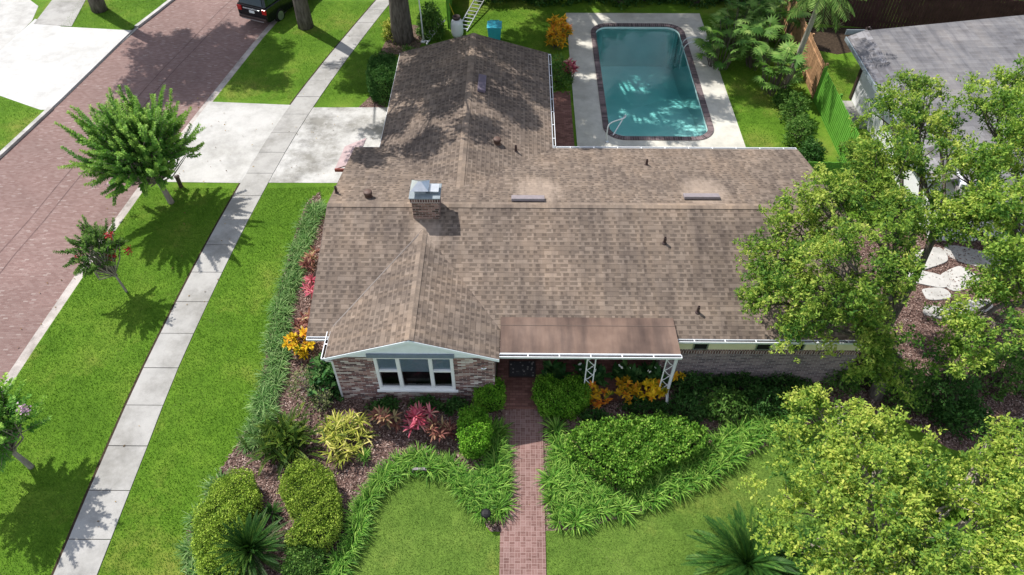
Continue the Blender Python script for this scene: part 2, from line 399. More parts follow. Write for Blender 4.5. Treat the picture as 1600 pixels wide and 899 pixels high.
c = k.ramp(n, [(.3,(.10,.070,.058)),(.5,(.15,.105,.084)),(.72,(.21,.15,.12))]); c = k.mix(.8, c, k.ramp(st, [(.35,(.62,.62,.66)),(.6,(1.15,1.1,1.08))]), 'MULTIPLY')
k.base(c); k.bump(k.noise(50), .2, .005); M['porchroof'] = k.m
M['pink'] = plain('faded_red_awning', (.36,.27,.27), .7, .2, .15, 3); M['redtrim'] = plain('red_trim', (.22,.06,.05), .7, .2, .15)
def glassmat():
    k = NT('window_glass', .02, .5); t = k.new('ShaderNodeBsdfTransparent'); t.inputs[0].default_value = (.8,.86,.9,1); g = k.new('ShaderNodeBsdfGlossy'); g.inputs[1].default_value = .015
    fr = k.new('ShaderNodeFresnel'); fr.inputs[0].default_value = 1.9; m = k.new('ShaderNodeMixShader'); k.l(fr.outputs[0], m.inputs[0]); k.l(t.outputs[0], m.inputs[1]); k.l(g.outputs[0], m.inputs[2]); k.l(m.outputs[0], k.out.inputs[0]); return k.m
M['glass'] = glassmat(); M['blind'] = plain('grey_blind', (.42,.5,.62), .7, .2, .06, 8); M['room'] = plain('dim_room', (.12,.11,.105), .8, .1, .2)
M['bark'] = None
def barkmat(name, a, b):
    k = NT(name, .9, .1); n = k.noise(9, 6, sc=(1,1,.25)); k.base(k.ramp(n, [(.3,a),(.7,b)])); k.bump(n, .6, .03); return k.m
M['bark'] = barkmat('grey_bark', (.06,.05,.042), (.17,.145,.125)); M['pale_bark'] = barkmat('pale_bark', (.18,.155,.13), (.36,.32,.28)); M['palm_bark'] = barkmat('palm_bark', (.2,.18,.155), (.36,.33,.29))
k = NT('pool_plaster', .7, .3); k.base(k.ramp(k.noise(1.2, 6), [(.3,(.50,.72,.70)),(.55,(.58,.78,.755)),(.75,(.66,.82,.79))])); M['plaster'] = k.m
def watermat():
    k = NT('pool_water', .0, .5); t = k.new('ShaderNodeBsdfTransparent'); t.inputs[0].default_value = (.93,.98,.98,1)
    g = k.new('ShaderNodeBsdfGlossy'); g.inputs[1].default_value = .02; fr = k.new('ShaderNodeFresnel'); fr.inputs[0].default_value = 1.42
    b = k.new('ShaderNodeBump'); b.inputs['Strength'].default_value = .35; b.inputs['Distance'].default_value = .03; k.l(k.noise(1.6, 6), b.inputs['Height']); k.l(b.outputs[0], g.inputs['Normal']); k.l(b.outputs[0], fr.inputs['Normal'])
    m = k.new('ShaderNodeMixShader'); k.l(fr.outputs[0], m.inputs[0]); k.l(t.outputs[0], m.inputs[1]); k.l(g.outputs[0], m.inputs[2]); k.l(m.outputs[0], k.out.inputs[0])
    va = k.new('ShaderNodeVolumeAbsorption'); va.inputs[0].default_value = (.08,.77,.76,1); va.inputs[1].default_value = .20; k.l(va.outputs[0], k.out.inputs[1]); return k.m
M['water'] = watermat()
M['greenpaint'] = plain('green_fence_paint', (.11,.30,.035), .7, .2, .15, 3); M['tanwood'] = plain('tan_fence_wood', (.34,.2,.11), .8, .15, .3, 4)
M['brownwood'] = plain('dark_brown_fence', (.055,.026,.026), .8, .15, .25, 3); M['membrane'] = None
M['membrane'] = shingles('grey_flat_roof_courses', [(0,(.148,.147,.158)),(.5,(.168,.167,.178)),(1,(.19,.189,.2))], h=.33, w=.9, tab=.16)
M['nbwall'] = plain('white_stucco', (.72,.73,.75), .8, .2, .04, 4, 0, .2)

L3 = lambda a, b, c: [(0,a),(.5,b),(1,c)]
M['grassblade'] = leafmat('grass_blades', [(0,(.05,.135,.012)),(.5,(.105,.222,.022)),(.85,(.185,.30,.05)),(1,(.34,.36,.15))], .35, .6, .2)
M['grassblade2'] = leafmat('fine_grass_blades', [(0,(.06,.135,.02)),(.5,(.12,.205,.036)),(.85,(.205,.29,.07)),(1,(.36,.38,.18))], .35, .6, .2)
M['lirio'] = leafmat('liriope_leaves', [(0,(0.03,0.11,0.015)), (0.45,(0.115,0.275,0.035)), (1,(0.33,0.5,0.1))], .3, .4, .4)
M['lirio2'] = leafmat('mondo_leaves', [(0,(0.03,0.095,0.02)), (0.45,(0.105,0.235,0.055)), (1,(0.34,0.47,0.19))], .3, .4, .4)
M['box'] = leafmat('boxwood_leaves', [(0,(0.06,0.19,0.02)), (0.5,(0.16,0.38,0.03)), (1,(0.32,0.54,0.07))], .3, .45, .3)
M['hedge'] = leafmat('hedge_leaves', [(0,(0.05,0.16,0.02)), (0.5,(0.17,0.36,0.045)), (0.85,(0.31,0.5,0.08)), (1,(0.42,0.54,0.14))], .3, .45, .3)
M['mound'] = leafmat('mound_leaves', [(0,(0.08,0.16,0.022)), (0.5,(0.26,0.38,0.05)), (1,(0.46,0.56,0.1))], .3, .5, .25)
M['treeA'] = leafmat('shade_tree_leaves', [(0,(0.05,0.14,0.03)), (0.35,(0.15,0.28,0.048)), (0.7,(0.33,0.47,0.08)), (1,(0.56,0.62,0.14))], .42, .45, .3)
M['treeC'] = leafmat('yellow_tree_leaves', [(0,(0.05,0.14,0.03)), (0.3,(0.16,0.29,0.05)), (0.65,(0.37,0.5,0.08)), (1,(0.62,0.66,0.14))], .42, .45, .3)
M['oak'] = leafmat('oak_leaves', L3((.025,.06,.012),(.05,.1,.018),(.1,.16,.03)), .3)
M['crape'] = leafmat('crape_leaves', [(0,(0.06,0.2,0.04)), (0.5,(0.15,0.34,0.06)), (1,(0.36,0.55,0.1))], .3, .4, .4)
M['dark'] = leafmat('dark_shrub_leaves', [(0,(0.02,0.065,0.016)), (0.5,(0.05,0.13,0.03)), (1,(0.12,0.22,0.06))], .25)
M['mid'] = leafmat('mid_shrub_leaves', [(0,(0.04,0.11,0.025)), (0.5,(0.1,0.21,0.04)), (1,(0.24,0.37,0.09))], .3)
M['grey'] = leafmat('grey_green_leaves', L3((0.068,0.105,0.040),(0.153,0.188,0.075),(0.340,0.330,0.160)), .25)
M['lily'] = leafmat('peace_lily_leaves', L3((0.017,0.070,0.020),(0.042,0.126,0.031),(0.126,0.238,0.070)), .2, .3, .5)
M['sago'] = leafmat('sago_fronds', [(0,(0.012,0.045,0.01)), (0.5,(0.04,0.11,0.018)), (1,(0.14,0.23,0.04))], .15, .35, .5)
M['sagoy'] = leafmat('coontie_fronds', [(0,(0.02,0.055,0.01)), (0.5,(0.07,0.13,0.016)), (1,(0.26,0.32,0.04))], .2, .4, .4)
M['fanpalm'] = leafmat('fan_palm_leaves', [(0,(0.05,0.13,0.025)), (0.5,(0.13,0.25,0.05)), (1,(0.32,0.42,0.12))], .3, .4, .4)
M['yellow'] = leafmat('golden_croton', [(0,(0.14,0.18,0.015)), (0.3,(0.6,0.42,0.015)), (0.75,(0.85,0.55,0.03)), (1,(0.75,0.3,0.03))], .3, .4, .4)
M['orange'] = leafmat('orange_croton', [(0,(0.1,0.15,0.02)), (0.35,(0.55,0.33,0.02)), (0.75,(0.78,0.42,0.03)), (1,(0.6,0.18,0.03))], .3, .4, .4)
M['varieg'] = leafmat('variegated_dracaena', [(0,(0.069,0.115,0.017)),(.35,(0.230,0.276,0.034)),(.7,(0.552,0.529,0.103)),(1,(0.713,0.644,0.230))], .25, .4, .4)
M['red'] = leafmat('red_ti_leaves', [(0,(0.14,0.03,0.03)), (0.35,(0.42,0.06,0.09)), (0.65,(0.62,0.14,0.22)), (1,(0.72,0.48,0.34))], .3, .4, .4)
M['maroon'] = leafmat('maroon_ti_leaves', [(0,(0.06,0.02,0.022)), (0.5,(0.2,0.07,0.06)), (0.8,(0.36,0.18,0.12)), (1,(0.45,0.36,0.18))], .25, .4, .4)
M['flower_red'] = leafmat('red_blossom', L3((.3,.01,.02),(.5,.03,.05),(.6,.1,.12)), .2); M['flower_pink'] = leafmat('lilac_blossom', L3((.42,.25,.4),(.55,.36,.5),(.65,.5,.6)), .2)
M['flower_white'] = leafmat('white_spathe', L3((.6,.62,.58),(.75,.75,.72),(.8,.8,.8)), .2)
M['core'] = plain('twiggy_core', (.022,.034,.012), .95, .05, .3, 10)

# ================================================================== THE SETTING
RR = [(-16.6,-40),(-16.85,6),(-16.87,13.5),(-16.75,15.4),(-16.41,19.6),(-15.93,24.15),(-14.95,30.63),(-13.95,36.95),(-13.1,41),(-5,75),(15,140)]
LR = [(-24.9,-40),(-24.85,6),(-24.6,13.5),(-24.5,15.4),(-24.1,19.6),(-23.45,25),(-22.42,30.9),(-21.46,37.4),(-20.38,41.2),(-12,76),(8,141)]
def interp_x(pl, y): return float(np.interp(y, [p[1] for p in pl], [p[0] for p in pl]))
def rowpts(pl, ys, off=0): return [(interp_x(pl, y)+off, y) for y in ys]
def ribbon(name, A, B, zA, zB, mat, kind='structure', scale=1.):
    m = MB(); uvs = []; d = 0
    for i, (a, b) in enumerate(zip(A, B)):
        if i: d += (Vector(a)-Vector(A[i-1])).length*.5+(Vector(b)-Vector(B[i-1])).length*.5
        w = (Vector(a)-Vector(b)).length
        m.v += [(a[0],a[1],zA),(b[0],b[1],zB)]; uvs += [(0,d),(w,d)]
    for i in range(len(A)-1): m.f.append((2*i, 2*i+1, 2*i+3, 2*i+2))
    o = m.build(name, mat, uvs=uvs); o['kind'] = kind; return o
ys = list(np.concatenate([[-40,-10],np.arange(0,60,2.),[75,100,139]]))
g = MB().quad((-400,-400,-.14),(400,-400,-.14),(400,27.3,-.14),(-400,27.3,-.14)).quad((-400,39.3,-.14),(400,39.3,-.14),(400,500,-.14),(-400,500,-.14)).quad((-400,27.3,-.14),(3,27.3,-.14),(3,39.3,-.14),(-400,39.3,-.14)).quad((10.2,27.3,-.14),(400,27.3,-.14),(400,39.3,-.14),(10.2,39.3,-.14)).build('ground', M['lawn']); g['kind'] = 'structure'
ribbon('road', rowpts(LR, ys), rowpts(RR, ys), -.09, -.09, M['road'])
ribbon('gutter_strip', rowpts(RR, ys, -.42), rowpts(RR, ys, -.02), -.083, -.06, M['gutterconc'])
for u0 in (-3.35, -4.0):
    yq = [q for q in ys if q > 5]; ribbon('tar_seam', [(interp_x(RR,q)+u0+.05*math.sin(q*.9),q) for q in yq], [(interp_x(RR,q)+u0+.045+.05*math.sin(q*.9),q) for q in yq], -.085, -.085, M['tar'])
# lawn sheets (the pool is let into them)
PX0, PX1, PY0, PY1 = 2.9, 10.3, 27.2, 39.4
m = MB(); yb = sorted(set([-40.,0.,6.,10.,13.5,15.4,19.6,24.15,27.2,30.63,34.,36.95,39.4,41.,58.,75.,110.,140.]))
for a, b in zip(yb, yb[1:]):
    xa, xb = interp_x(RR, a), interp_x(RR, b)
    if a >= PY0-.01 and b <= PY1+.01:
        m.quad((xa,a,0),(PX0,a,0),(PX0,b,0),(xb,b,0)); m.quad((PX1,a,0),(200,a,0),(200,b,0),(PX1,b,0))
    else: m.quad((xa,a,0),(200,a,0),(200,b,0),(xb,b,0))
    m.quad((xa,a,-.13),(xa,a,0),(xb,b,0),(xb,b,-.13))
o = m.build('lawn', M['lawn']); o['kind'] = 'structure'
m = MB()
for a, b in zip(yb, yb[1:]):
    xa, xb = interp_x(LR, a)-.2, interp_x(LR, b)-.2
    m.quad((-200,a,0),(xa,a,0),(xb,b,0),(-200,b,0))
o = m.build('far_lawn', M['lawn']); o['kind'] = 'structure'
m = MB()
for a, b in zip(ys, ys[1:]):
    low = -.06 if 29.6 < a < 37.8 else .03
    xa, xb = interp_x(LR, a), interp_x(LR, b)
    m.prism([(xa-.22,a+.006),(xa,a+.006),(xb,b-.006),(xb-.22,b-.006)], -.13, low)
o = m.build('kerb', M['kerb']); o['kind'] = 'structure'
m = MB().prism(GP([(-200,128),(0,150),(63,172)])+[(interp_x(LR,q)-.04,q) for q in np.linspace(G(63,172)[1],G(206,48)[1],8)]+GP([(206,48),(96,42),(55,30),(0,80),(-90,90)]), -.05, .012)
o = m.build('far_driveway', M['white_drive']); o['kind'] = 'structure'
m = MB().prism(GP([(53,38),(112,42),(150,-30),(105,-30)]), -.05, .02)
o = m.build('far_sidewalk', M['walk']); o['kind'] = 'structure'
m = MB().prism(GP([(-100,95),(0,82),(50,33),(60,10),(20,-20),(-100,0)]), -.05, .008)
o = m.build('far_brick_path', M['porchroof']); o.data.materials[0] = M['drive']; o['kind'] = 'structure'
# driveway of the house
dw = GP([(336,160),(453,167.5)])
o = MB().prism([(-15.1,30.55),(-11.0,30.3),(-12.05,24.35),(-16.0,24.4)], -.1, .012).build('driveway', M['drive']); o['kind'] = 'structure'
o = MB().prism([(-11.0,30.3),(-9.9,30.1),(-5.3,30.15),(-5.3,24.4),(-10.6,24.38),(-12.05,24.35)], -.1, .008).build('driveway_inner', M['drive2']); o['kind'] = 'structure'
# sidewalk slabs
sl_ = smooth_path([(-12.6,0),(-12.66,7.5),(-12.7,11),(-12.63,15.2),(-12.13,22.4),(-11.07,30.27),(-8.56,40.5),(-6.,49)], 12)
sr_ = smooth_path([(-11.45,0),(-11.47,7.5),(-11.48,11),(-11.45,15.4),(-10.93,22.7),(-9.9,30.27),(-7.6,40.5),(-5.,49)], 12)
SWL = lambda y: float(np.interp(y, [p[1] for p in sl_], [p[0] for p in sl_])); SWR = lambda y: float(np.interp(y, [p[1] for p in sr_], [p[0] for p in sr_]))
m = MB(); y = 1.; m2 = MB()
while y < 46:
    L = 1.5; a, b = y+.012, y+L-.012; dz = random.uniform(-.004,.006)
    m.prism([(SWL(a),a),(SWR(a),a),(SWR(b),b),(SWL(b),b)], -.08, .026+dz); y += L
o = m.build('sidewalk', M['walk']); o['kind'] = 'structure'
ee = list(np.arange(1,46,1.))
ribbon('sidewalk_soil', [(SWL(q)-.09,q) for q in ee], [(SWR(q)-.2,q) for q in ee], .004, .004, M['soil'])
# mulch beds
LB = [(500,300),(478,318),(455,385),(432,470),(415,560),(400,650),(345,735),(300,815),(288,870),(295,940),(500,960),(530,880),(560,832),(600,752),(650,735),(700,745),(735,785),(765,830),(791,832),(792,640),(780,590),(540,560),(520,420)]
RB = [(846,625),(848,830),(905,828),(1000,800),(1090,765),(1165,716),(1230,676),(1300,650),(1400,650),(1480,700),(1620,740),(1700,600),(1420,560),(1400,540),(1060,545),(900,560)]
for nm, pl, z in (('mulch_bed', LB, .006), ('mulch_bed_porch_side', RB, .007)):
    o = MB().prism(GP(pl), -.03, z).build(nm, M['mulch']); o['kind'] = 'structure'
o = MB().prism([(11.4,13.5),(14,11.5),(24,12),(24,21.5),(15,21.5),(11.4,23.7)], -.03, .005).build('side_yard_mulch', M['mulch']); o['kind'] = 'structure'
o = MB().prism(GP([(590,140),(622,130),(600,170),(560,168)]), -.03, .006).build('mulch_patch', M['mulch']); o['kind'] = 'structure'
o = MB().prism([(-7.4,34.8),(-5.4,35.4),(-4.8,38.2),(-7,38.4)], -.03, .006).build('oak_mulch', M['mulch']); o['kind'] = 'structure'
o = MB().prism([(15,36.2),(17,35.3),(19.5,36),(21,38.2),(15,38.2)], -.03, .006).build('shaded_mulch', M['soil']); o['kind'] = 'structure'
# chips scattered on the mulch
def chips(name, polys, dens, z):
    P = np.concatenate([fill_random(p, dens) for p in polys]); n = len(P)
    C = np.column_stack([P, np.full(n, z)+RNG.random(n)*.03]); D = rnd_dirs(n); D[:,2] *= .25; N = rnd_dirs(n, 2.5)
    lv = LV(); lv.leaves(C, D, N, RNG.uniform(.05,.13,n), RNG.uniform(.02,.045,n), RNG.random(n)); o = lv.build(name, M['chips']); o['kind'] = 'stuff'
chips('bark_chips', [GP(LB)], 420, .012); chips('bark_chips_side_yard', [GP(RB), [(11.4,13.5),(14,11.5),(19,12),(19,21.5),(15,21.5),(11.4,23.7)]], 200, .012)
# front walk and porch step
o = MB().prism([(-.40,-10),(.86,-10),(.88,12.95),(-.42,12.95)], -.06, .034).build('front_walk', M['weave']); o['kind'] = 'structure'
o = MB().prism([(1.66,23.9),(2.62,23.9),(2.62,31.6),(1.66,31.6)], -.05, .02).build('brick_strip', M['paver']); o['kind'] = 'structure'

M['litter'] = leafmat('fallen_leaves', [(0,(.08,.05,.025)),(.5,(.24,.15,.06)),(1,(.45,.34,.14))], 0., .8, .1)
def litter(name, polys, n_, zf, size=(.05,.11)):
    P = np.concatenate([fill_random(p, n_) for p in polys]); n = len(P); C = np.column_stack([P, [zf(x,y) for x,y in P]]); D = rnd_dirs(n); D[:,2] *= .2; N = rnd_dirs(n, 2.5)
    lv = LV(); L = RNG.uniform(*size,n); lv.leaves(C, D, N, L, L*.5, RNG.random(n)); o = lv.build(name, M['litter']); o['kind'] = 'stuff'
yq = list(np.arange(14,41,1.5))
litter('fallen_leaves', [[(interp_x(RR,q)-1.3,q) for q in yq]+[(interp_x(RR,q)-.02,q) for q in yq[::-1]]], 2.2, lambda x,y: -.055)
litter('fallen_leaves', [[(-15,30.4),(-5.4,30.1),(-5.4,24.5),(-15.8,24.5)],[(SWL(q),q) for q in (6,12,20,30,40)]+[(SWR(q),q) for q in (40,30,20,12,6)]], .7, lambda x,y: .045)
litter('fallen_leaves', [[(-14,18),(-13,18),(-12,30),(-10,40),(-13,40),(-15,24)],[(-.4,8),(.85,8),(.85,12.8),(-.4,12.8)]], .8, lambda x,y: .05)
# ------------------------------------------------------------------ grass blades
def grass(name, polys, dens, mat, h=(.035,.075)):
    P = np.concatenate([fill_random(p, dens) for p in polys]); n = len(P)
    C = np.column_stack([P, np.zeros(n)]); az = RNG.uniform(0, 2*PI, n); el = RNG.uniform(.5, 1.5, n); L = RNG.uniform(*h, n); w = RNG.uniform(.012,.024,n)
    sd_ = np.column_stack([-np.sin(az), np.cos(az), 0*az])*w[:,None]*.5; tip = C+np.column_stack([np.cos(az)*np.cos(el), np.sin(az)*np.cos(el), np.sin(el)])*L[:,None]
    V = np.stack([C-sd_, C+sd_, tip], 1).reshape(-1,3); base = .5+.3*np.sin(P[:,0]*1.1+np.sin(P[:,1]*.7)*2)*np.sin(P[:,1]*.9+P[:,0]*.4)+.22*np.sin(P[:,0]*3.1+np.sin(P[:,1]*2.3)*1.7)*np.sin(P[:,1]*2.7+np.sin(P[:,0]*1.9)*2)
    o = np_mesh(name, V, np.arange(3*n).reshape(n,3), mat, None, np.clip(base*.5+RNG.random(n)*.5, 0, 1)); o['kind'] = 'stuff'
yy = list(np.arange(6,24.3,.9))
strip1 = [(interp_x(RR,q)+.04,q) for q in yy]+[(SWL(q)-.07,q) for q in yy[::-1]]
bedx = [(p[0],p[1]) for p in GP(LB[1:10])][::-1]
strip2 = [(SWR(q)+.05,q) for q in yy]+[(-6.6,24.2),(-8.0,23.6)]+bedx[::-1]
yy2 = [30.7,33,36,39,41]
strip3 = [(interp_x(RR,q)+.04,q) for q in yy2]+[(SWL(q)-.07,q) for q in yy2[::-1]]
strip4 = [(SWR(q)+.05,q) for q in yy2]+[(-5,41),(-5.6,30.3)]
grass('grass', [strip1, strip2], 700, M['grassblade'])
grass('grass_up_the_street', [strip3, strip4, [(10.45,24),(13.9,24),(13.9,38),(10.45,39.4)], [(-5,31.3),(1.6,31.6),(2.4,41),(-5,41)], [(14.6,30),(15.6,29),(16.3,31.4),(17.5,33.5),(14.6,36)], GP([(95,42),(208,46),(285,-20),(140,-20)]), GP([(0,152),(62,174),(0,245)])], 330, M['grassblade'])
FL = GP([(525,910),(560,838),(600,757),(650,740),(700,750),(735,790),(765,835),(785,835),(783,920)]); FR = GP([(850,830),(905,828),(1000,800),(1090,765),(1165,716),(1230,676),(1300,660),(1350,760),(1400,920),(852,920)])
o = MB().prism(FL[::-1], -.02, .004).build('front_lawn', M['lawnb']); o['kind'] = 'structure'
o = MB().prism(FR[::-1], -.02, .0045).build('front_lawn_porch_side', M['lawnb']); o['kind'] = 'structure'
grass('front_lawn_grass', [FL, FR], 1100, M['grassblade2'], (.025,.055))

# ================================================================== THE POOL
pool = thing('swimming_pool', 'turquoise rectangular swimming pool with rounded corners and dark brick coping', 'swimming pool', (6.6,33,0))
def rrect(x0, x1, y0, y1, r, n=8):
    out = []
    for cx, cy, a0 in ((x1-r,y0+r,-PI/2),(x1-r,y1-r,0),(x0+r,y1-r,PI/2),(x0+r,y0+r,PI)):
        for i in range(n+1): a = a0+PI/2*i/n; out.append((cx+r*math.cos(a), cy+r*math.sin(a)))
    return out
def dens(p, sp=.4):
    out = []
    for a, b in zip(p, p[1:]+p[:1]):
        L = math.dist(a, b); k = max(1, int(L/sp))
        for i in range(k): out.append((a[0]+(b[0]-a[0])*i/k, a[1]+(b[1]-a[1])*i/k))
    return out
Q = (4.03, 9.22, 27.55, 38.5)
inner = dens(rrect(Q[0]+.28, Q[1]-.28, Q[2]+.28, Q[3]-.28, .75))
def offs(p, d):
    out = []; n = len(p)
    for i in range(n):
        a, b = Vector(p[i-1]), Vector(p[(i+1) % n]); t = (b-a).normalized(); out.append((p[i][0]+t.y*d, p[i][1]-t.x*d))
    return out
outer = offs(inner, .28); outer2 = offs(inner, .275); n = len(inner)
m = MB(); uvs = []; d = 0
m.v = []; ring = inner+[inner[0]]; ro = outer+[outer[0]]
for i in range(n+1):
    if i: d += math.dist(ro[i], ro[i-1])*.5+math.dist(ring[i], ring[i-1])*.5
    a, b = ring[i], ro[i]
    m.v += [(a[0],a[1],-.06),(a[0],a[1],.055),(b[0],b[1],.055),(b[0],b[1],.0)]; uvs += [(d,.0),(d,.1),(d,.45),(d,.5)]
for i in range(n):
    for k in range(3): m.f.append((4*i+k+1, 4*i+k, 4*i+4+k, 4*i+5+k))
m.build('coping', M['coping'], pool, uvs=uvs)
m = MB(); wi = offs(inner, -.004)
def depth(y): return float(np.interp(y, [27,31.5,35,39], [-1.05,-1.35,-2.3,-2.5]))
nr = len(wi); cx, cy = 6.62, 33.
m.v = [(p[0],p[1],-.02) for p in wi]+[(p[0],p[1],depth(p[1])) for p in wi]
for i in range(nr): j = (i+1) % nr; m.f.append((i, j, nr+j, nr+i))
ysx = sorted(set(round(p[1],3) for p in wi))
c0 = len(m.v); m.v.append((cx,cy,depth(cy)))
for i in range(nr): m.f.append((nr+i, nr+(i+1) % nr, c0))
m.build('basin', M['plaster'], pool)
m = MB()
for k_, rr_ in enumerate((1.5,1.1,.7)):
    c = (Q[0]+.35, Q[2]+.35); pts = [c]+[(c[0]+rr_*math.cos(a), c[1]+rr_*math.sin(a)) for a in np.linspace(0,PI/2,12)]
    m.prism(pts, -1.05, -.85+.25*k_)
m.build('steps', M['plaster'], pool)
m = MB(); wz = -.12
for i in range(nr): pass
wi2 = offs(inner, -.012); m.prism(wi2, -2.7, wz); m.build('water', M['water'], pool)
tag(MB().lathe((5.3,37.6,depth(37.6)), [(.17,.0),(.17,.02),(.05,.03)], 14).build('drain', M['black'], pool))
# deck
m = MB(); rect = (2.75,10.42,27.05,39.75)
def torect(p):
    dx, dy = p[0]-6.6, p[1]-33; t = 1e9
    if dx > 0: t = min(t, (rect[1]-6.6)/dx)
    if dx < 0: t = min(t, (rect[0]-6.6)/dx)
    if dy > 0: t = min(t, (rect[3]-33)/dy)
    if dy < 0: t = min(t, (rect[2]-33)/dy)
    return (6.6+dx*t, 33+dy*t)
ad = lambda c: math.atan2(c[1]-33, c[0]-6.6)
ring = [(p, torect(p)) for p in outer2]
for cxy in ((rect[0],rect[2]),(rect[1],rect[2]),(rect[1],rect[3]),(rect[0],rect[3])):
    j = min(range(n), key=lambda i: math.dist(ring[i][1], cxy)); ring[j] = (ring[j][0], cxy)
for i in range(n):
    a, b = ring[i], ring[(i+1) % n]
    m.quad((*a[0],.022),(*a[1],.018),(*b[1],.018),(*b[0],.022)); m.quad((*a[1],.018),(*a[1],-.05),(*b[1],-.05),(*b[1],.018))
o = m.build('pool_deck', M['deck']); o['kind'] = 'structure'
tr = thing('pool_handrail', 'white curved handrail at the near left corner of the pool steps', 'handrail', (*G(950,222),0))
x0, y0 = G(948,222); x1, y1 = G(972,208)
MB().tube(smooth_path([(x0,y0,0),(x0-.02,y0+.1,.55),(x0+.12,y0+.3,.82),(x0+.8,y0+.75,.8),(x1+.15,y1+.7,.5),(x1-.1,y1+.4,.2),(x0+.3,y0+.42,.02)],5), .03, 8).build('rail', M['white'], tr, True)
MB().lathe((x0,y0,.02), [(.09,0),(.09,.02),(.04,.05)], 10).build('flange', M['steel'], tr)
tr = thing('pool_ladder', 'steel pool ladder with two bent rails on the right edge of the pool', 'ladder', (9.1,35.3,0))
for q in (0,.5):
    MB().tube(smooth_path([(9.75,35.1+q,0),(9.75,35.1+q,.55),(9.45,35.1+q,.78),(8.95,35.1+q,.72),(8.72,35.1+q,.3),(8.7,35.1+q,-.8)],5), .028, 8).build('rail', M['steel'], tr, True)
for z in (-.3,-.6): MB().bx(8.66,8.76,35.13,35.57,z,z+.04).build('step', M['steel'], tr)

# ================================================================== THE HOUSE
H = thing('house', 'long brick ranch house with brown shingle gable roofs and a flat porch', 'house', (2.3,18.8,0))
EZ, RZ, K = 2.4, 3.61, .2495
XL, XR, YF, YR, YB = -6.5, 11.2, 14.02, 18.87, 23.73
T = .10
m = MB()
m.prism([(XL,YF,EZ),(XR,YF,EZ),(XR,YR,RZ),(XL,YR,RZ)], T, 0)
m.prism([(XL,YR,RZ),(XR,YR,RZ),(XR,YB,EZ),(XL,YB,EZ)], T, 0)
WZ = EZ+3.47*.25; WY = YR+(RZ-WZ)/K; XW0, XWC, XW1 = -5.52, -2.05, 1.42; YW = 31.15
m.prism([(XW0,YB-.03,EZ+.012),(XWC,WY-.1,WZ+.012),(XWC,YW+.12,WZ+.012),(XW0,YW-.1,EZ+.012)], T, 0)
m.prism([(XWC,WY-.1,WZ+.012),(XW1,YB-.03,EZ+.012),(XW1,YW-.1,EZ+.012),(XWC,YW+.12,WZ+.012)], T, 0)
GX0, GXC, GX1, GZ0, GZ1, GYF = -5.78, -3.14, -.5, 2.47, 3.36, 13.13
GYB = YF+(GZ1-EZ)/K; gyb = YF+(GZ0-EZ)/K
m.prism([(GX0,GYF,GZ0),(GXC,GYF,GZ1),(GXC,GYB+.1,GZ1),(GX0,gyb+.05,GZ0)], T, 0)
m.prism([(GXC,GYF,GZ1),(GX1,GYF,GZ0),(GX1,gyb+.05,GZ0),(GXC,GYB+.1,GZ1)], T, 0)
# prism() with z0 = thickness
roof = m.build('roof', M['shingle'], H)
# ridge caps
def cap(name, a, b, lift=.02, w=.14, k1=.25):
    m = MB(); a, b = Vector(a), Vector(b); d = (b-a).normalized(); s = Vector((-d.y, d.x, 0)); z = Vector((0,0,lift)); dn = Vector((0,0,-w*k1))
    m.quad(a+s*w+dn+z, a+z, b+z, b+s*w+dn+z); m.quad(a+z, a-s*w+dn+z, b-s*w+dn+z, b+z)
    m.quad(a+s*w+dn+z, a+s*w+dn, a-s*w+dn, a-s*w+dn+z, a+z)
    return m.build(name, M['ridge'], roof, loc=(0,0,0))
cap('ridge_cap', (XL,YR,RZ), (XR,YR,RZ)); cap('ridge_cap', (XWC,WY-.1,WZ+.012), (XWC,YW+.12,WZ+.012)); cap('ridge_cap', (GXC,GYF,GZ1), (GXC,GYB,GZ1), k1=.335)
# valley flashing strips (dark metal) where the gables meet the main roof
def strip(name, a, b, w, mat, lift=.02):
    a, b = Vector(a), Vector(b); d = (b-a).normalized(); s = Vector((-d.y,d.x,0)).normalized()*w*.5; z = Vector((0,0,lift))
    return MB().quad(a-s+z, a+s+z, b+s+z, b-s+z).build(name, mat, roof, loc=(0,0,0))
strip('valley', (GX0+.05,gyb+.05,GZ0), (GXC,GYB,GZ1), .035, M['darkmetal'])
# fascias
for q in ((XL,GX0,YF-.022,YF-.002),(5.0,XR,YF-.022,YF-.002),(XW1,XR,YB+.002,YB+.022),(XW1+.002,XW1+.022,YB+.03,YW-.12),(XW0-.022,XW0-.002,YB,YW-.12),(XL,XW0,YB+.002,YB+.022)):
    MB().bx(*q,EZ-.2,EZ-.01).build('fascia', M['white'], H)
M['rake'] = plain('brown_drip_edge', (.12,.09,.075), .7, .2, .15)
for x in (XL-.024, XR+.002):
    MB().prism([(x,YF,EZ-.005),(x+.022,YF,EZ-.005),(x+.022,YR,RZ-.005),(x,YR,RZ-.005)], .16, 0).build('rake_board', M['rake'], H); MB().prism([(x,YR,RZ-.005),(x+.022,YR,RZ-.005),(x+.022,YB,EZ-.005),(x,YB,EZ-.005)], .16, 0).build('rake_board', M['rake'], H)
MB().prism([(XW0,YW-.095,EZ),(XW0,YW-.075,EZ),(XWC,YW+.145,WZ),(XWC,YW+.125,WZ)], .16, 0).build('rake_board', M['rake'], H); MB().prism([(XWC,YW+.145,WZ),(XWC,YW+.125,WZ),(XW1,YW-.095,EZ),(XW1,YW-.075,EZ)], .16, 0).build('rake_board', M['rake'], H)
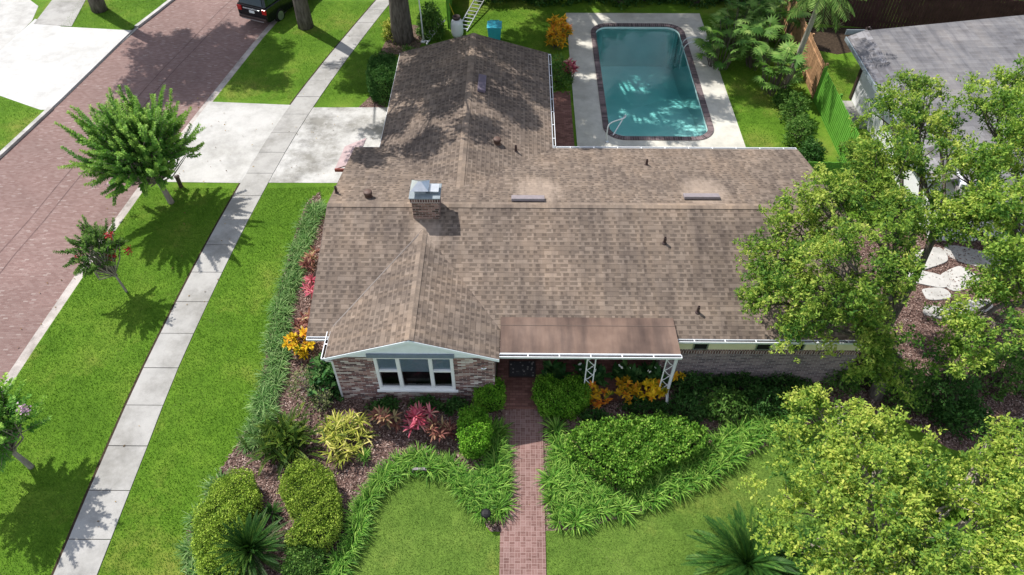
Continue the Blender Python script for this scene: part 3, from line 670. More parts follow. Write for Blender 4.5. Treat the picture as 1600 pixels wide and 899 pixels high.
# gable face
gm = MB(); y0, y1 = GYF+.09, GYF+.16
gp = [(GX0+.04,2.41),(GX1-.04,2.41),(GX1-.04,GZ0-.085),(GXC,GZ1-.085),(GX0+.04,GZ0-.085)]
b = len(gm.v); gm.v = [(x,y0,z) for x,z in gp]+[(x,y1,z) for x,z in gp]
gm.f = [(0,1,2,3,4),(9,8,7,6,5)]+[(i,5+i,5+(i+1)%5,(i+1)%5) for i in range(5)]
gm.build('gable_board', M['bluewhite'], H)
rg = MB()
rg.quad((GX0,GYF-.02,GZ0-.13),(GXC,GYF-.02,GZ1-.13),(GXC,GYF-.02,GZ1-.015),(GX0,GYF-.02,GZ0-.015)); rg.quad((GXC,GYF-.02,GZ1-.13),(GX1,GYF-.02,GZ0-.13),(GX1,GYF-.02,GZ0-.015),(GXC,GYF-.02,GZ1-.015))
rg.quad((GX0,GYF-.02,GZ0-.015),(GXC,GYF-.02,GZ1-.015),(GXC,GYF+.02,GZ1-.015),(GX0,GYF+.02,GZ0-.015)); rg.quad((GX1,GYF-.02,GZ0-.015),(GX1,GYF+.02,GZ0-.015),(GXC,GYF+.02,GZ1-.015),(GXC,GYF-.02,GZ1-.015))
rg.build('gable_trim', M['bluewhite'], H)
# front gable wall with a window opening
FW = 13.3; wx0, wx1, wz0, wz1 = -4.36, -1.92, .66, 2.38
m = MB(); x0, x1 = -5.62, -.66
for a in ((x0,wx0,-.1,2.42),(wx1,x1,-.1,2.42),(wx0,wx1,-.1,wz0),(wx0,wx1,wz1,2.42)): m.bx(a[0],a[1],FW,FW+.2,a[2],a[3])
m.bx(x0,x0+.2,FW+.203,14.6,-.1,2.42); m.bx(x1-.2,x1,FW+.203,14.95,-.1,2.46)
m.build('wall', M['wallbrick'], H)
win = MB(); f = .10; yb0, yb1 = FW-.05, FW+.06
for a in ((wx0,wx1,wz1-f,wz1),(wx0,wx1,wz0,wz0+f),(wx0,wx0+f,wz0+f+.002,wz1-f-.002),(wx1-f,wx1,wz0+f+.002,wz1-f-.002)): win.bx(a[0],a[1],yb0,yb1,a[2],a[3])
c1, c2 = wx0+.30*(wx1-wx0), wx0+.71*(wx1-wx0)
for c in (c1,c2): win.bx(c-.06,c+.06,yb0+.004,yb1-.004,wz0+f+.002,wz1-f-.002)
zm = wz0+.56*(wz1-wz0)
win.bx(wx0+f+.002,c1-.062,yb0+.01,yb1-.01,zm-.04,zm+.04); win.bx(c2+.062,wx1-f-.002,yb0+.01,yb1-.01,zm-.04,zm+.04)
W1 = win.build('window', M['white'], H, bevel=.006)
MB().quad((wx0+.05,FW+.03,wz0+.05),(wx1-.05,FW+.03,wz0+.05),(wx1-.05,FW+.03,wz1-.05),(wx0+.05,FW+.03,wz1-.05)).build('pane', M['glass'], W1, loc=(0,0,0))
MB().bx(wx0-.08,wx1+.08,FW-.11,FW-.052,wz0-.07,wz0+.01).build('sill', M['white'], W1, loc=(0,0,0))
bl = MB()
for (a,b_,zz) in ((wx0+.06,c1-.01,zm),(c1+.01,c2-.01,zm-.12),(c2+.01,wx1-.06,zm)):
    bl.bx(a,b_,FW+.045,FW+.058,zz,wz1-.03)
bl.build('blind', M['blind'], W1, loc=(0,0,0))
ib = MB(); ib.quad((wx0,FW+.21,.4),(wx1,FW+.21,.4),(wx1,FW+1.6,.4),(wx0,FW+1.6,.4)); ib.quad((wx0,FW+1.6,.4),(wx1,FW+1.6,.4),(wx1,FW+1.6,2.4),(wx0,FW+1.6,2.4)); ib.bx(c1+.1,c2-.1,FW+.25,FW+.7,.42,.86)
ib.build('interior', M['room'], W1, loc=(0,0,0))
hd = MB().bx(-4.52,-1.86,FW-.13,FW-.08,2.42,2.60); hd.build('window_header', M['slate'], H, bevel=.01)
# right-hand front wall
RW = 14.09
m = MB().bx(4.9,10.9,RW,RW+.2,-.1,1.60); m.bx(10.7,10.9,RW+.203,23.4,-.1,2.3); m.build('wall', M['greybrick'], H)
m = MB().bx(4.9,10.9,RW-.035,RW+.2,1.603,1.76); w = m.build('brick_course', M['darkbrick'], H)
m = MB().bx(4.9,10.9,RW+.01,RW+.2,1.763,2.29); cw = m.build('frieze_board', M['cream'], H)
for px in (1097,1196,1249):
    x = GY(px,534,RW)[0]; wn = MB()
    wn.bx(x-.24,x+.24,RW-.02,RW+.005,1.785,1.815); wn.bx(x-.24,x+.24,RW-.02,RW+.005,2.07,2.1); wn.bx(x-.24,x-.2,RW-.02,RW+.005,1.817,2.068); wn.bx(x+.2,x+.24,RW-.02,RW+.005,1.817,2.068)
    wn = wn.build('window', M['steel'], H); MB().bx(x-.198,x+.198,RW-.006,RW+.004,1.819,2.066).build('pane', M['black'], wn, loc=(0,0,0))
# porch back wall, side and rear walls
m = MB().bx(-.657,-.42,15.0,15.2,0,2.4); m.bx(.86,4.9,15.0,15.2,0,2.5); m.bx(-.42,.86,15.0,15.2,2.2,2.5); m.bx(4.75,4.897,RW+.203,14.99,0,2.4); m.build('wall', M['wallbrick'], H)
dr = MB().bx(-.24,.68,15.03,15.08,.17,2.18).build('door', M['darkmetal'], H); MB().lathe((.58,15.0,1.1), [(.03,0),(.045,.03),(.03,.06)], 8).build('handle', M['steel'], dr, loc=(0,0,0))
m = MB().bx(-.42,-.245,14.9,15.0,.16,2.3); m.bx(.685,.86,14.9,15.0,.16,2.3); m.build('door_frame', M['white'], H)
m = MB().bx(-6.1,-5.9,14.62,23.3,-.1,2.45); m.bx(-5.2,-5.0,23.3,30.8,-.1,2.45); m.bx(1.0,1.2,23.3,30.8,-.1,2.45); m.bx(-4.99,.99,30.6,30.8,-.1,2.5); m.bx(1.21,10.69,23.2,23.4,-.1,2.4); m.bx(-5.9,-5.21,23.1,23.3,-.1,2.45); m.build('rear_wall', M['cream'], H)
# gutters : open troughs with hanger straps
def gutter(name, a, b, out, zt, w=.115, end=True, parent=H):
    a, b = Vector((*a,0)), Vector((*b,0)); o = Vector((*out,0)); d = (b-a).normalized(); L = (b-a).length
    R = Matrix((d, o, Vector((0,0,1)))).transposed().to_4x4(); R.translation = a+Vector((0,0,zt))
    m = MB(); m.bx(0,L,0,.012,-.085,0); m.bx(0,L,w-.022,w,-.08,.0); m.bx(0,L,.0125,w-.0225,-.085,-.075)
    m.bx(0,.012,.013,w-.023,-.074,-.002); m.bx(L-.012,L,.013,w-.023,-.074,-.002)
    x = .5
    while x < L-.2: m.bx(x,x+.035,.013,w-.023,-.006,.004); x += .95
    m.xf(R); g = m.build(name, M['gutter'], parent)
    q = MB().bx(.013,L-.013,.0125,w-.0225,-.074,-.055); q.xf(R); q.build('trough_fill', M['soil'], g, loc=(0,0,0))  # dark strip along the trough floor
    return g
gutter('gutter', (5.0,YF-.024), (XR,YF-.024), (0,-1), EZ+.01); gutter('gutter', (XL,YF-.024), (GX0-.05,YF-.024), (0,-1), EZ+.01)
gutter('gutter', (GX0-.004,gyb-.1), (GX0-.004,GYF), (-1,0), GZ0-.03)
gutter('gutter', (XR,YB+.024), (XW1+.16,YB+.024), (0,1), EZ-.02); gutter('gutter', (XW1+.024,YB+.16), (XW1+.024,YW-.12), (1,0), EZ-.02)
# downspouts
m = MB().tube([(GX0-.04,GYF+.05,2.38),(GX0-.02,FW-.05,2.2),(-5.68,FW+.06,2.0),(-5.68,FW+.06,.1)], .045, 4); m.build('downspout', M['gutter'], H)
PZ0, PZ1 = 2.47, 2.60
m = MB().tube([(4.97,13.30,PZ0-.1),(4.95,13.42,2.2),(4.93,13.42,.35),(4.93,13.1,.1)], .05, 4); m.build('downspout', M['gutter'], H)
# flat porch roof
m = MB().prism([(GX1+.02,13.36,PZ0+.02),(5.0,13.36,PZ0+.02),(4.93,14.68,PZ1),(GX1+.02,14.68,PZ1)], .12, 0)
pr = m.build('porch_roof', M['porchroof'], H)
MB().prism([(GX1+.02,14.36,PZ0+.112),(4.95,14.36,PZ0+.112),(4.94,14.375,PZ0+.113),(GX1+.02,14.375,PZ0+.113)], .02, 0).build('seam', M['rake'], pr, loc=(0,0,0))
MB().bx(GX1+.02,5.0,13.335,13.357,PZ0-.16,PZ0+.015).build('fascia', M['white'], pr, loc=(0,0,0))
gutter('gutter', (-1.1,13.333), (5.03,13.333), (0,-1), PZ0+.0)
fl = MB().prism([(-.62,12.95),(.96,12.95),(.98,13.3),(4.85,13.3),(4.85,15.0),(-.62,15.0)], 0., .15); fl.build('porch_floor', M['paver'], H)
def trellis(x, y):
    m = MB(); z0, z1 = .15, PZ0-.17
    for dx in (-.13,.13): m.bx(x+dx-.017,x+dx+.017,y-.017,y+.017,z0,z1)
    m.bx(x-.113,x+.113,y-.012,y+.012,z1-.04,z1); m.bx(x-.113,x+.113,y-.012,y+.012,z0,z0+.04)
    z = z0+.06; k = 0
    while z < z1-.25:
        a, b = (x-.115, x+.115) if k % 2 else (x+.115, x-.115); mm = (a+b)/2+(b-a)*.1
        m.tube(smooth_path([(a,y,z),(mm+(a-b)*.25,y,z+.05),(mm,y,z+.13),(mm+(b-a)*.25,y,z+.21),(b,y,z+.26)],2), .013, 5); z += .26; k += 1
    return m.build('porch_post', M['white'], H)
trellis(2.34,13.46); trellis(4.78,13.46)
# chimney
ch = MB().bx(-3.5,-2.6,18.3,18.95,3.2,4.18).build('chimney', M['chimbrick'], H)
m = MB().bx(-3.54,-2.56,18.26,18.99,4.183,4.36); m.build('brick_course', M['darkbrick'], ch, loc=(0,0,0))
MB().bx(-3.57,-2.53,18.23,19.02,4.363,4.41).build('crown', M['crown'], ch, loc=(0,0,0), bevel=.01)
m = MB().bx(-3.4,-3.02,18.45,18.83,4.413,4.55); b = len(m.v); cxx, cyy = -3.21, 18.64
m.v += [(cxx-.3,cyy-.3,4.62),(cxx+.3,cyy-.3,4.62),(cxx+.3,cyy+.3,4.62),(cxx-.3,cyy+.3,4.62),(cxx-.05,cyy,4.8),(cxx+.05,cyy,4.8)]
m.f += [(b+3,b+2,b+1,b),(b,b+1,b+5,b+4),(b+1,b+2,b+5),(b+2,b+3,b+4,b+5),(b+3,b,b+4)]
for sx in (-.19,.19):
    for sy in (-.19,.19): m.bx(cxx+sx-.012,cxx+sx+.012,cyy+sy-.012,cyy+sy+.012,4.55,4.615)
m.build('chimney_cap', M['steel'], ch, loc=(0,0,0))
m = MB().bx(-2.87,-2.64,18.5,18.8,4.413,4.5); m.bx(-2.92,-2.59,18.45,18.85,4.503,4.53); m.build('flue_cap', M['steel'], ch, loc=(0,0,0))
# vents and pipes on the roof
zr_front = lambda y: EZ+(y-YF)*K; zr_rear = lambda y: RZ-(y-YR)*K; zw_right = lambda x: WZ-(x-XWC)*.25
def on(px, py, fz):
    z = 3.
    for _ in range(30): x, y = G(px, py, z); z = z*.5+fz(x, y)*.5
    return x, y, z
for px, py, fz, h in ((526,302,lambda x,y: zr_rear(y),.35),(806,237,lambda x,y: zw_right(x),.34),(1010,258,lambda x,y: zr_rear(y),.3),(1038,380,lambda x,y: zr_front(y),.3),(1090,488,lambda x,y: zr_front(y),.32)):
    x, y, z = on(px, py, fz); m = MB().lathe((x,y,z-.05), [(.10,.02),(.08,.06),(.05,.09),(.045,h),(.032,h),(.032,h-.05)], 10); m.build('vent_pipe', M['darkmetal'], H)
for px, py, fz in ((576,308,lambda x,y: zr_rear(y)),(777,225,lambda x,y: zw_right(x))):
    x, y, z = on(px, py, fz); m = MB().lathe((x,y,z-.06), [(.19,0),(.13,.08),(.13,.2),(.15,.21),(.15,.30),(.13,.32)], 14); m.build('roof_vent', M['ventbrown'], H, True)
for pa, pb, matn in (((799,316),(851,316),'ventgrey'),((1069,313),(1125,313),'ventgrey')):
    a = on(*pa, lambda x,y: zr_rear(y)); b = on(*pb, lambda x,y: zr_rear(y)); 
    R = Matrix.Rotation(-math.atan(K), 4, 'X'); R.translation = Vector(((a[0]+b[0])/2, a[1]+.13, zr_rear(a[1]+.13))); w = (b[0]-a[0])/2
    m = MB().bx(-w,w,-.13,.17,.02,.13); m.xf(R); m.build('ridge_vent', M[matn], H, bevel=.02)
x, y, z = on(752,133,lambda x,y: zw_right(x)); R = Matrix.Rotation(math.atan(.25), 4, 'Y'); R.translation = Vector((x,y,z))
m = MB().bx(-.16,.18,-.6,.6,.02,.15); m.xf(R); m.build('ridge_vent', M['ventpurple'], H, bevel=.02)
# side door awning over the driveway
m = MB().prism([(-7.15,22.55,2.22),(-6.3,22.75,2.40),(-6.15,24.35,2.40),(-7.0,24.0,2.22)], .05, 0); aw = m.build('awning', M['pink'], H)
MB().bx(-7.15,-6.52,22.48,22.545,2.12,2.25).build('trim', M['redtrim'], aw, loc=(0,0,0))

# ------------------------------------------------------------------ small things at the porch
k = NT('door_mat_weave', .95, .1); v = k.new('ShaderNodeTexVoronoi'); v.inputs['Scale'].default_value = 9; k.l(k.uv(), v.inputs['Vector']); k.base(k.ramp(v.outputs['Distance'], [(.2,(.32,.3,.28)),(.33,(.06,.06,.065)),(1,(.045,.045,.05))])); M['mat'] = k.m
dm = thing('door_mat', 'dark patterned door mat on the shaded porch before the front door', 'door mat', (.22,14.45,.155))
MB().bx(-.2,.64,14.15,14.76,.154,.168).build('pad', M['mat'], dm); m = MB(); 
for a in ((-.24,.68,14.11,14.148),(-.24,.68,14.762,14.8),(-.24,-.202,14.149,14.761),(.642,.68,14.149,14.761)): m.bx(*a,.154,.172)
m.build('border', M['darkmetal'], dm)
c = GY(756,577,FW-.02); m = MB(); pts = [(c[0]+(.11 if i%2==0 else .045)*math.sin(i*PI/5), c[2]+(.11 if i%2==0 else .045)*math.cos(i*PI/5)) for i in range(10)]
m.v = [(x,FW-.006,z) for x,z in pts]+[(c[0],FW-.04,c[2])]; m.f = [(i,10,(i+1)%10) for i in range(10)]+[tuple(range(10))]
tag(m.build('wall_star', M['steel']), 'small pale star ornament hung on the brick beside the picture window', 'ornament')

# ================================================================== NEIGHBOURING BUILDINGS AND FENCES
NB = thing('neighbour_house', 'low white house with a wide grey flat roof beyond the wooden fence', 'house', (20,26,0))
m = MB().prism([(16.45,32.2,3.0),(16.3,22.6,3.0),(30,22.6,3.5),(30,34,3.5)], .14, 0); m.build('roof', M['membrane'], NB)
m = MB().prism([(15.6,32.0,2.8),(15.52,21.2,2.8),(16.4,21.2,3.03),(16.52,32.25,3.03)], .12, 0); m.prism([(16.3,19.6,2.55),(30,19.6,2.6),(30,23.2,3.515),(16.3,23.2,3.015)], .12, 0); m.build('shingle_eave', M['greyshingle'], NB)
m = MB().bx(15.5,15.56,21.2,32.0,2.62,2.80); m.bx(15.57,16.5,32.26,32.3,2.75,3.0); m.build('fascia', M['crown'], NB)
m = MB().bx(16.42,16.62,21,31.0,-.1,2.88); m.bx(16.63,29.5,21,21.2,-.1,2.5); m.bx(16.63,29.5,30.8,31.0,-.1,2.9); m.build('wall', M['nbwall'], NB)
m = MB().bx(16.36,16.66,31.004,31.2,-.1,2.87); m.build('dark_wall_end', M['darkmetal'], NB)  # dark upright strip at the far end of the white wall
MB().tube([(16.5,32.25,2.9),(16.5,32.32,3.1),(16.6,32.3,3.12),(16.75,32.25,2.95)], .05, 6).build('roof_edge_pipe', M['darkmetal'], NB)
MB().prism([(15.7,28.6),(16.4,28.6),(16.4,30.9),(15.7,30.9)], -.03, .01).build('paving', M['walk'], None)['kind'] = 'structure'

def board_fence(name, label, a, b, h, bw, mat, cap=True, posts=True, gap=.012, base=0., battens=True):
    a, b = Vector((*a,0)), Vector((*b,0)); d = (b-a); L = d.length; d.normalize(); ang = math.atan2(d.y, d.x)
    t = thing(name, label, 'fence', tuple(a), rz=ang, local=True); m = MB(); x = 0
    while x < L-.02:
        w = min(bw, L-x); hh = h+random.uniform(-.02,.02); m.bx(x+gap/2, x+w-gap/2, -.012+random.uniform(-.004,.004), .012, base, base+hh); x += bw
    m.build('board_panel', mat, t)
    m = MB()
    for z in (.35, h-.3): m.bx(0,L,.013,.055,z,z+.09)
    for z in ((.35, h-.3) if battens else ()): m.bx(0,L,-.06,-.017,z,z+.09)
    m.build('rail', mat, t)
    n = max(2, int(L/2.4)+1)
    for i in range(n): x = i*L/(n-1); MB().bx(x-.05,x+.05,.056,.156,0,h+.05).build('post', mat, t)
    return t
board_fence('green_fence', 'bright green painted board fence with sunlit vertical boards beside the neighbour yard', (14.55,31.0), (14.45,23.75), 1.8, .17, M['greenpaint'], battens=False, gap=.045)
board_fence('green_fence', 'shaded green cross fence between the brown roof corner and the long fence', (11.15,23.8), (14.4,23.72), 1.75, .15, M['greenpaint'])
board_fence('wooden_fence', 'unpainted tan wooden board fence behind the leaning palm trunk', (14.9,39.5), (14.55,31.05), 1.9, .16, M['tanwood'], battens=True, gap=.035)
board_fence('brown_fence', 'dark brown board fence rising behind the grey flat roof', (14.95,39.0), (34,35.6), 2.2, .17, M['brownwood'], battens=False)
board_fence('green_fence', 'dark green board fence beside the white tank, behind the gable end', (-3.9,42.5), (-3.9,37.9), 1.7, .15, M['greenpaint'], battens=False)

# stepping slabs and paving in the neighbour's mulch
for i, (px, py, rx, ry, rz, lb) in enumerate([(1448,405,.9,.45,.4,'white concrete slab in the mulch below the branches, uppermost on the left'),(1447,436,.8,.38,-.3,'curved white stepping slab in the middle of the mulch gap'),(1462,460,.5,.3,.1,'small square white slab just right of the tree foliage'),(1470,490,.62,.3,-.25,'lowest white stepping slab in the mulch gap'),(1498,436,.75,.5,.5,'broad white slab beside the dark trunk shadow'),(1530,405,1.2,.5,-.4,'long white paving wedge at the upper right of the gap'),(1520,480,.8,.32,.2,'white slab half hidden by leaves on the right')]):
    x, y = G(px, py); pts = [(rx*math.copysign(abs(math.cos(a))**.6, math.cos(a))*(1+.08*math.sin(3*a+i)), ry*math.copysign(abs(math.sin(a))**.6, math.sin(a))) for a in np.linspace(0,2*PI,24,endpoint=False)]
    o = MB().prism(pts, -.03, .05).build('stepping_slab', M['slab'], bevel=.01); o.location = (x,y,-.004*i); o.rotation_euler.z = rz
    tag(o, lb, 'stepping slab', 'white slabs in the side yard mulch')

# ------------------------------------------------------------------ backyard clutter
x, y = G(715,57); t = thing('propane_tank', 'white rounded gas tank with a dark collar behind the rear gable', 'gas tank', (x,y,0), local=True)
MB().lathe((0,0,0), [(.2,.02),(.3,.1),(.33,.25),(.33,.75),(.28,.92),(.15,1.0)], 18).build('tank', M['white'], t, True)
MB().lathe((0,0,1.0), [(.2,0),(.22,.16),(.19,.16),(.18,.02)], 14).build('collar', M['darkmetal'], t, True); MB().lathe((0,0,0), [(.24,0),(.24,.05),(.2,.05)], 14).build('foot_ring', M['steel'], t)
x, y = G(773,63); t = thing('storage_bin', 'bright turquoise plastic bin with a lid on the back lawn', 'bin', (x,y,0), local=True)
MT = plain('turquoise_plastic', (.03,.32,.42), .4, .4, .1)
m = MB(); m.v = [(-.3,-.3,0),(.3,-.3,0),(.3,.3,0),(-.3,.3,0),(-.37,-.37,.85),(.37,-.37,.85),(.37,.37,.85),(-.37,.37,.85)]; m.f = [(3,2,1,0),(4,5,6,7),(0,1,5,4),(1,2,6,5),(2,3,7,6),(3,0,4,7)]; m.build('body', MT, t, bevel=.04)
MB().bx(-.4,.4,-.4,.4,.853,.92).build('lid', MT, t, bevel=.03); MB().tube([(-.25,.42,.86),(-.25,.5,.88),(.25,.5,.88),(.25,.42,.86)], .022, 6).build('handle', MT, t)
def ladder(name, label, p, rz, L, w, tilt, mat, n):
    t = thing(name, label, 'ladder', p, rz=rz, local=True); R = Matrix.Rotation(-tilt, 4, 'Y')
    for s in (-w/2, w/2): m = MB().bx(0,L,s-.025,s+.025,-.03,.03); m.xf(R); m.build('rail', mat, t)
    for i in range(n): xx = .2+i*(L-.35)/(n-1); m = MB().bx(xx-.03,xx+.03,-w/2+.03,w/2-.03,-.015,.015); m.xf(R); m.build('rung', mat, t)
ladder('ladder', 'grey aluminium ladder leaning beside the green fence near the white tank', (-3.1,37.6,.04), rad(73), 4.6, .55, rad(8), M['steel'], 14)
ladder('ladder', 'short pale ladder lying near the slim white pole by the oak', (-5.1,36.2,.05), rad(62), 2.0, .35, rad(14), M['gutter'], 7)
x, y = G(662,66); MB_ = MB().tube([(0,0,0),(-.02,.05,1.5),(-.1,.1,4.2)], [.05,.035,.03], 8).lathe((0,0,0), [(.12,0),(.12,.06),(.06,.08)], 10).build('pole', M['white'], None, True); MB_.location = (x,y,0); tag(MB_, 'slim white pole standing beside the big oak trunk', 'pole')
x, y = G(712,30); o = MB().tube([(0,0,0),(-.5,.35,1.2)], .022, 6).tube([(-.5,.35,1.2),(-.6,.42,1.45)], .035, 6).build('tool_handle', plain('yellow_handle', (.6,.45,.03), .5, .3, .1)); o.location = (x,y,.0); tag(o, 'yellow tool handle leaning on the dark green fence', 'tool')

# garden lamp and small utility box
x, y = G(760,815); t = thing('garden_lamp', 'small dark solar garden lamp among the border grass by the walk', 'garden lamp', (x,y,0), local=True)
MB().tube([(0,0,0),(0,0,.42)], .02, 6).build('stake', M['darkmetal'], t); MB().lathe((0,0,.4), [(.07,0),(.075,.1),(.14,.105),(.15,.13),(.1,.16)], 14).build('head', M['black'], t, True); MB().bx(-.06,.06,-.06,.06,.562,.575).build('solar_panel', M['black'], t)
x, y = G(656,739); t = thing('garden_bench', 'small grey garden bar half buried in the curved border grass', 'garden edging', (x,y,0), local=True)
MB().bx(-.18,.18,-.04,.04,.22,.26).build('top', M['ventgrey'], t, bevel=.01)
for s in (-.2,.2): MB().bx(s-.02,s+.02,-.03,.03,0,.218).build('leg', M['ventgrey'], t)
x, y = G(283,292); o = MB().lathe((0,0,0), [(.09,0),(.09,.5),(.11,.52),(.11,.58),(.05,.62)], 10).build('utility_post', M['darkmetal'], None); o.location = (x,y,0); tag(o, 'short dark post beside the trunk of the large crape myrtle', 'post')

# ------------------------------------------------------------------ the car
hd_ = math.atan2(.92,.40); cp = (-14.75,38.25)
car = thing('parked_car', 'black sport utility vehicle parked at the right edge of the brick street', 'car', (*[cp[0]+.0, cp[1]+.0], -.09), rz=hd_, local=True)
MC = plain('black_car_paint', (.008,.009,.011), .12, .6, .2); MCG = NT('dark_car_glass', .03, .6); MCG.base((.02,.028,.035)); MCG = MCG.m
MTL = NT('red_tail_lamp', .2, .5); MTL.base((.45,.012,.012)); MTL = MTL.m; MTY = plain('tyre_rubber', (.015,.015,.016), .8, .2, .2); MPL = plain('white_plate', (.7,.72,.74), .4, .3, .05)
bm = bmesh.new()
prof = [(0,.42),(-.02,.75),(.04,1.12),(.06,1.16),(3.9,1.16),(5.1,1.05),(5.25,.85),(5.25,.45),(5.0,.32),(.2,.34)]
def car_section(bm, prof, ys):
    rows = [[bm.verts.new((x,y,z)) for x,z in prof] for y in ys]
    n = len(prof)
    for a, b in zip(rows, rows[1:]):
        for i in range(n): bm.faces.new((a[i], a[(i+1)%n], b[(i+1)%n], b[i]))
    bm.faces.new(list(reversed(rows[0]))); bm.faces.new(rows[-1])
car_section(bm, prof, (-1.0,1.0)); 
bmesh.ops.recalc_face_normals(bm, faces=bm.faces); me = bpy.data.meshes.new('body'); bm.to_mesh(me); bm.free(); me.materials.append(MC); o = bpy.data.objects.new('body', me); COL.objects.link(o); o.parent = car
b = o.modifiers.new('bevel','BEVEL'); b.width = .1; b.segments = 4
def hexa(name, q, mat, parent, bev=.0):
    m = MB(); m.v = list(q); m.f = [(3,2,1,0),(4,5,6,7),(0,1,5,4),(1,2,6,5),(2,3,7,6),(3,0,4,7)]; return m.build(name, mat, parent, bevel=bev)
hexa('cabin', [(.05,-.93,1.14),(3.9,-.93,1.14),(3.9,.93,1.14),(.05,.93,1.14),(.34,-.74,1.9),(2.9,-.74,1.9),(2.9,.74,1.9),(.34,.74,1.9)], MC, car, .06)
hexa('rear_window', [(.045,-.74,1.24),(.09,-.74,1.24),(.09,.74,1.24),(.045,.74,1.24),(.26,-.62,1.78),(.32,-.62,1.78),(.32,.62,1.78),(.26,.62,1.78)], MCG, car)
for s in (-1,1):
    hexa('side_window', [(.4,s*.915,1.24),(3.5,s*.915,1.24),(3.5,s*.85,1.24),(.4,s*.85,1.24),(.55,s*.785,1.78),(2.9,s*.785,1.78),(2.9,s*.7,1.78),(.55,s*.7,1.78)], MCG, car)
    MB().bx(-.035,.16,s*.82-.13 if s>0 else -.98,.98 if s>0 else -.69,.82,1.1).build('tail_light', MTL, car, bevel=.03)
    MB().tube([(.5,s*.66,1.93),(2.6,s*.66,1.95)], .025, 6).build('roof_rail', M['steel'], car)
    for xw in (1.05,4.2):
        w = MB(); 
        for _ in (0,): w.tube([(xw,s*.80,.36),(xw,s*1.02,.36)], .37, 22)
        w = w.build('wheel', MTY, car, True, bevel=.03); q = MB().tube([(xw,s*1.023,.36),(xw,s*1.035,.36)], .25, 20); q.build('rim', M['steel'], w, loc=(0,0,0))
MB().bx(-.05,.0,-.55,.55,.98,1.04).build('chrome_strip', M['steel'], car, bevel=.01); MB().bx(-.04,.0,-.17,.17,.78,.93).build('licence_plate', MPL, car)
MB().bx(-.1,.12,-.93,.93,.42,.6).build('bumper', M['darkmetal'], car, bevel=.04); MB().bx(-.12,-.085,-.75,.75,.4,.45).build('bumper_trim', M['steel'], car)
MB().bx(.2,.34,-.7,.7,1.86,1.92).build('spoiler', MC, car, bevel=.02)
x, y = G(727,6)

# ================================================================== PLANTS
def tuft_leaves(lv, tips, dirs, nl, L, Wd, tint, spread=.9):
    """rosettes of leaves at shoot tips"""
    n = len(tips); C = np.repeat(tips, nl, 0); D0 = np.repeat(dirs, nl, 0); D = unit(D0*.55+RNG.normal(size=(n*nl,3))*spread)
    N = unit(RNG.normal(size=(n*nl,3))*.5+np.array([0,.15,1.]))
    C = C+RNG.normal(size=C.shape)*L*.35
    T = np.clip(np.repeat(tint, nl)+RNG.normal(0,.16,n*nl), 0, 1)
    Ls = RNG.uniform(.5,1.45,n*nl)*L; lv.leaves(C, D, N, Ls, Ls*Wd, T)
def tree(name, label, base, blobs, mat, bark, trunk_r, fork_z, leaf=.085, dens_=1., nl=9, cat='tree', group=None, sub=.42, lw=.5, extra_trunks=(), twig=.6):
    """blobs: (x,y,z,r)"""
    t = thing(name, label, cat, (base[0],base[1],0), group)
    lv = LV(); m = MB(); bx, by = base; bl = np.array(blobs, float); cen = bl[:,:3].mean(0)
    fork = np.array([bx+(cen[0]-bx)*.25, by+(cen[1]-by)*.25, fork_z])
    m.tube(smooth_path([(bx,by,-.1),(bx+(fork[0]-bx)*.3,by+(fork[1]-by)*.3,fork_z*.5),tuple(fork)],4), [trunk_r*(1.25-.5*i/8) for i in range(9)], 9)
    for x, y, z, r in blobs:
        c = np.array([x,y,z]); q = fork+(c-fork)*.5+np.array([0,0,.25+.1*np.linalg.norm(c-fork)])+RNG.normal(size=3)*.25
        p = smooth_path([tuple(fork), tuple(q), tuple(c-np.array([0,0,r*.2]))], 5); R = np.linspace(min(trunk_r*.5,.13), .03, len(p)); m.tube(p, list(R), 6)
        ns = max(4, int(9*dens_*(r/.9)**2.)); d = rnd_dirs(ns, .35); rr = r*RNG.uniform(.35,1.02,ns)[:,None]; SC = c+d*rr*np.array([1,1,.75])
        sh = RNG.normal(.5,.17,ns)
        for i in range(ns):
            if RNG.random() < twig:
                a = p[-1-int(RNG.integers(0,4))]; mid = (np.array(a)+SC[i])/2+RNG.normal(size=3)*.12; m.tube([a, tuple(mid), tuple(SC[i])], [.03,.02,.008], 4, False)
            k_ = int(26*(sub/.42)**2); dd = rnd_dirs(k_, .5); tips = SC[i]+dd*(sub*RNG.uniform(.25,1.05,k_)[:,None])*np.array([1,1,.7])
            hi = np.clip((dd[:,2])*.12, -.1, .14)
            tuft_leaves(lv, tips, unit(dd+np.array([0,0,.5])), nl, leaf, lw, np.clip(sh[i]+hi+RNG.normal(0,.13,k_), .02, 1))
    m.build('trunk', bark, t, True); lv.build('crown', mat, t, loc=(-bx,-by,0)); return t
def PB(l):   # pixel, height, radius in px at that depth -> world blob
    out = []
    for px, py, z, r in l:
        x, y = G(px, py, z); d = y*math.cos(PITCH)+(HC-z)*math.sin(PITCH); out.append((x,y,z,r*d/F))
    return out
tree('shade_tree', 'large yellow green tree spreading over the right end of the brown roof', (11.9,13.6), PB([(1360,560,3.2,45),(1390,600,2.6,35),(1190,430,4.4,38),(1180,470,4.2,25),(1215,400,4.6,52),(1245,350,5.2,55),(1240,450,4.6,55),(1300,330,6.0,70),(1320,420,5.8,75),(1285,500,4.4,55),(1230,525,3.9,32),(1365,270,6.4,70),(1400,190,6.6,62),(1430,150,6.8,45),(1400,340,6.2,65),(1440,250,6.6,55),(1345,480,5.0,55),(1400,430,5.4,55),(1345,240,6,35),(1380,520,4.2,45),(1470,200,6.4,35),(1195,465,4.2,28)]), M['treeA'], M['bark'], .2, 2.2, .095, 1.35)
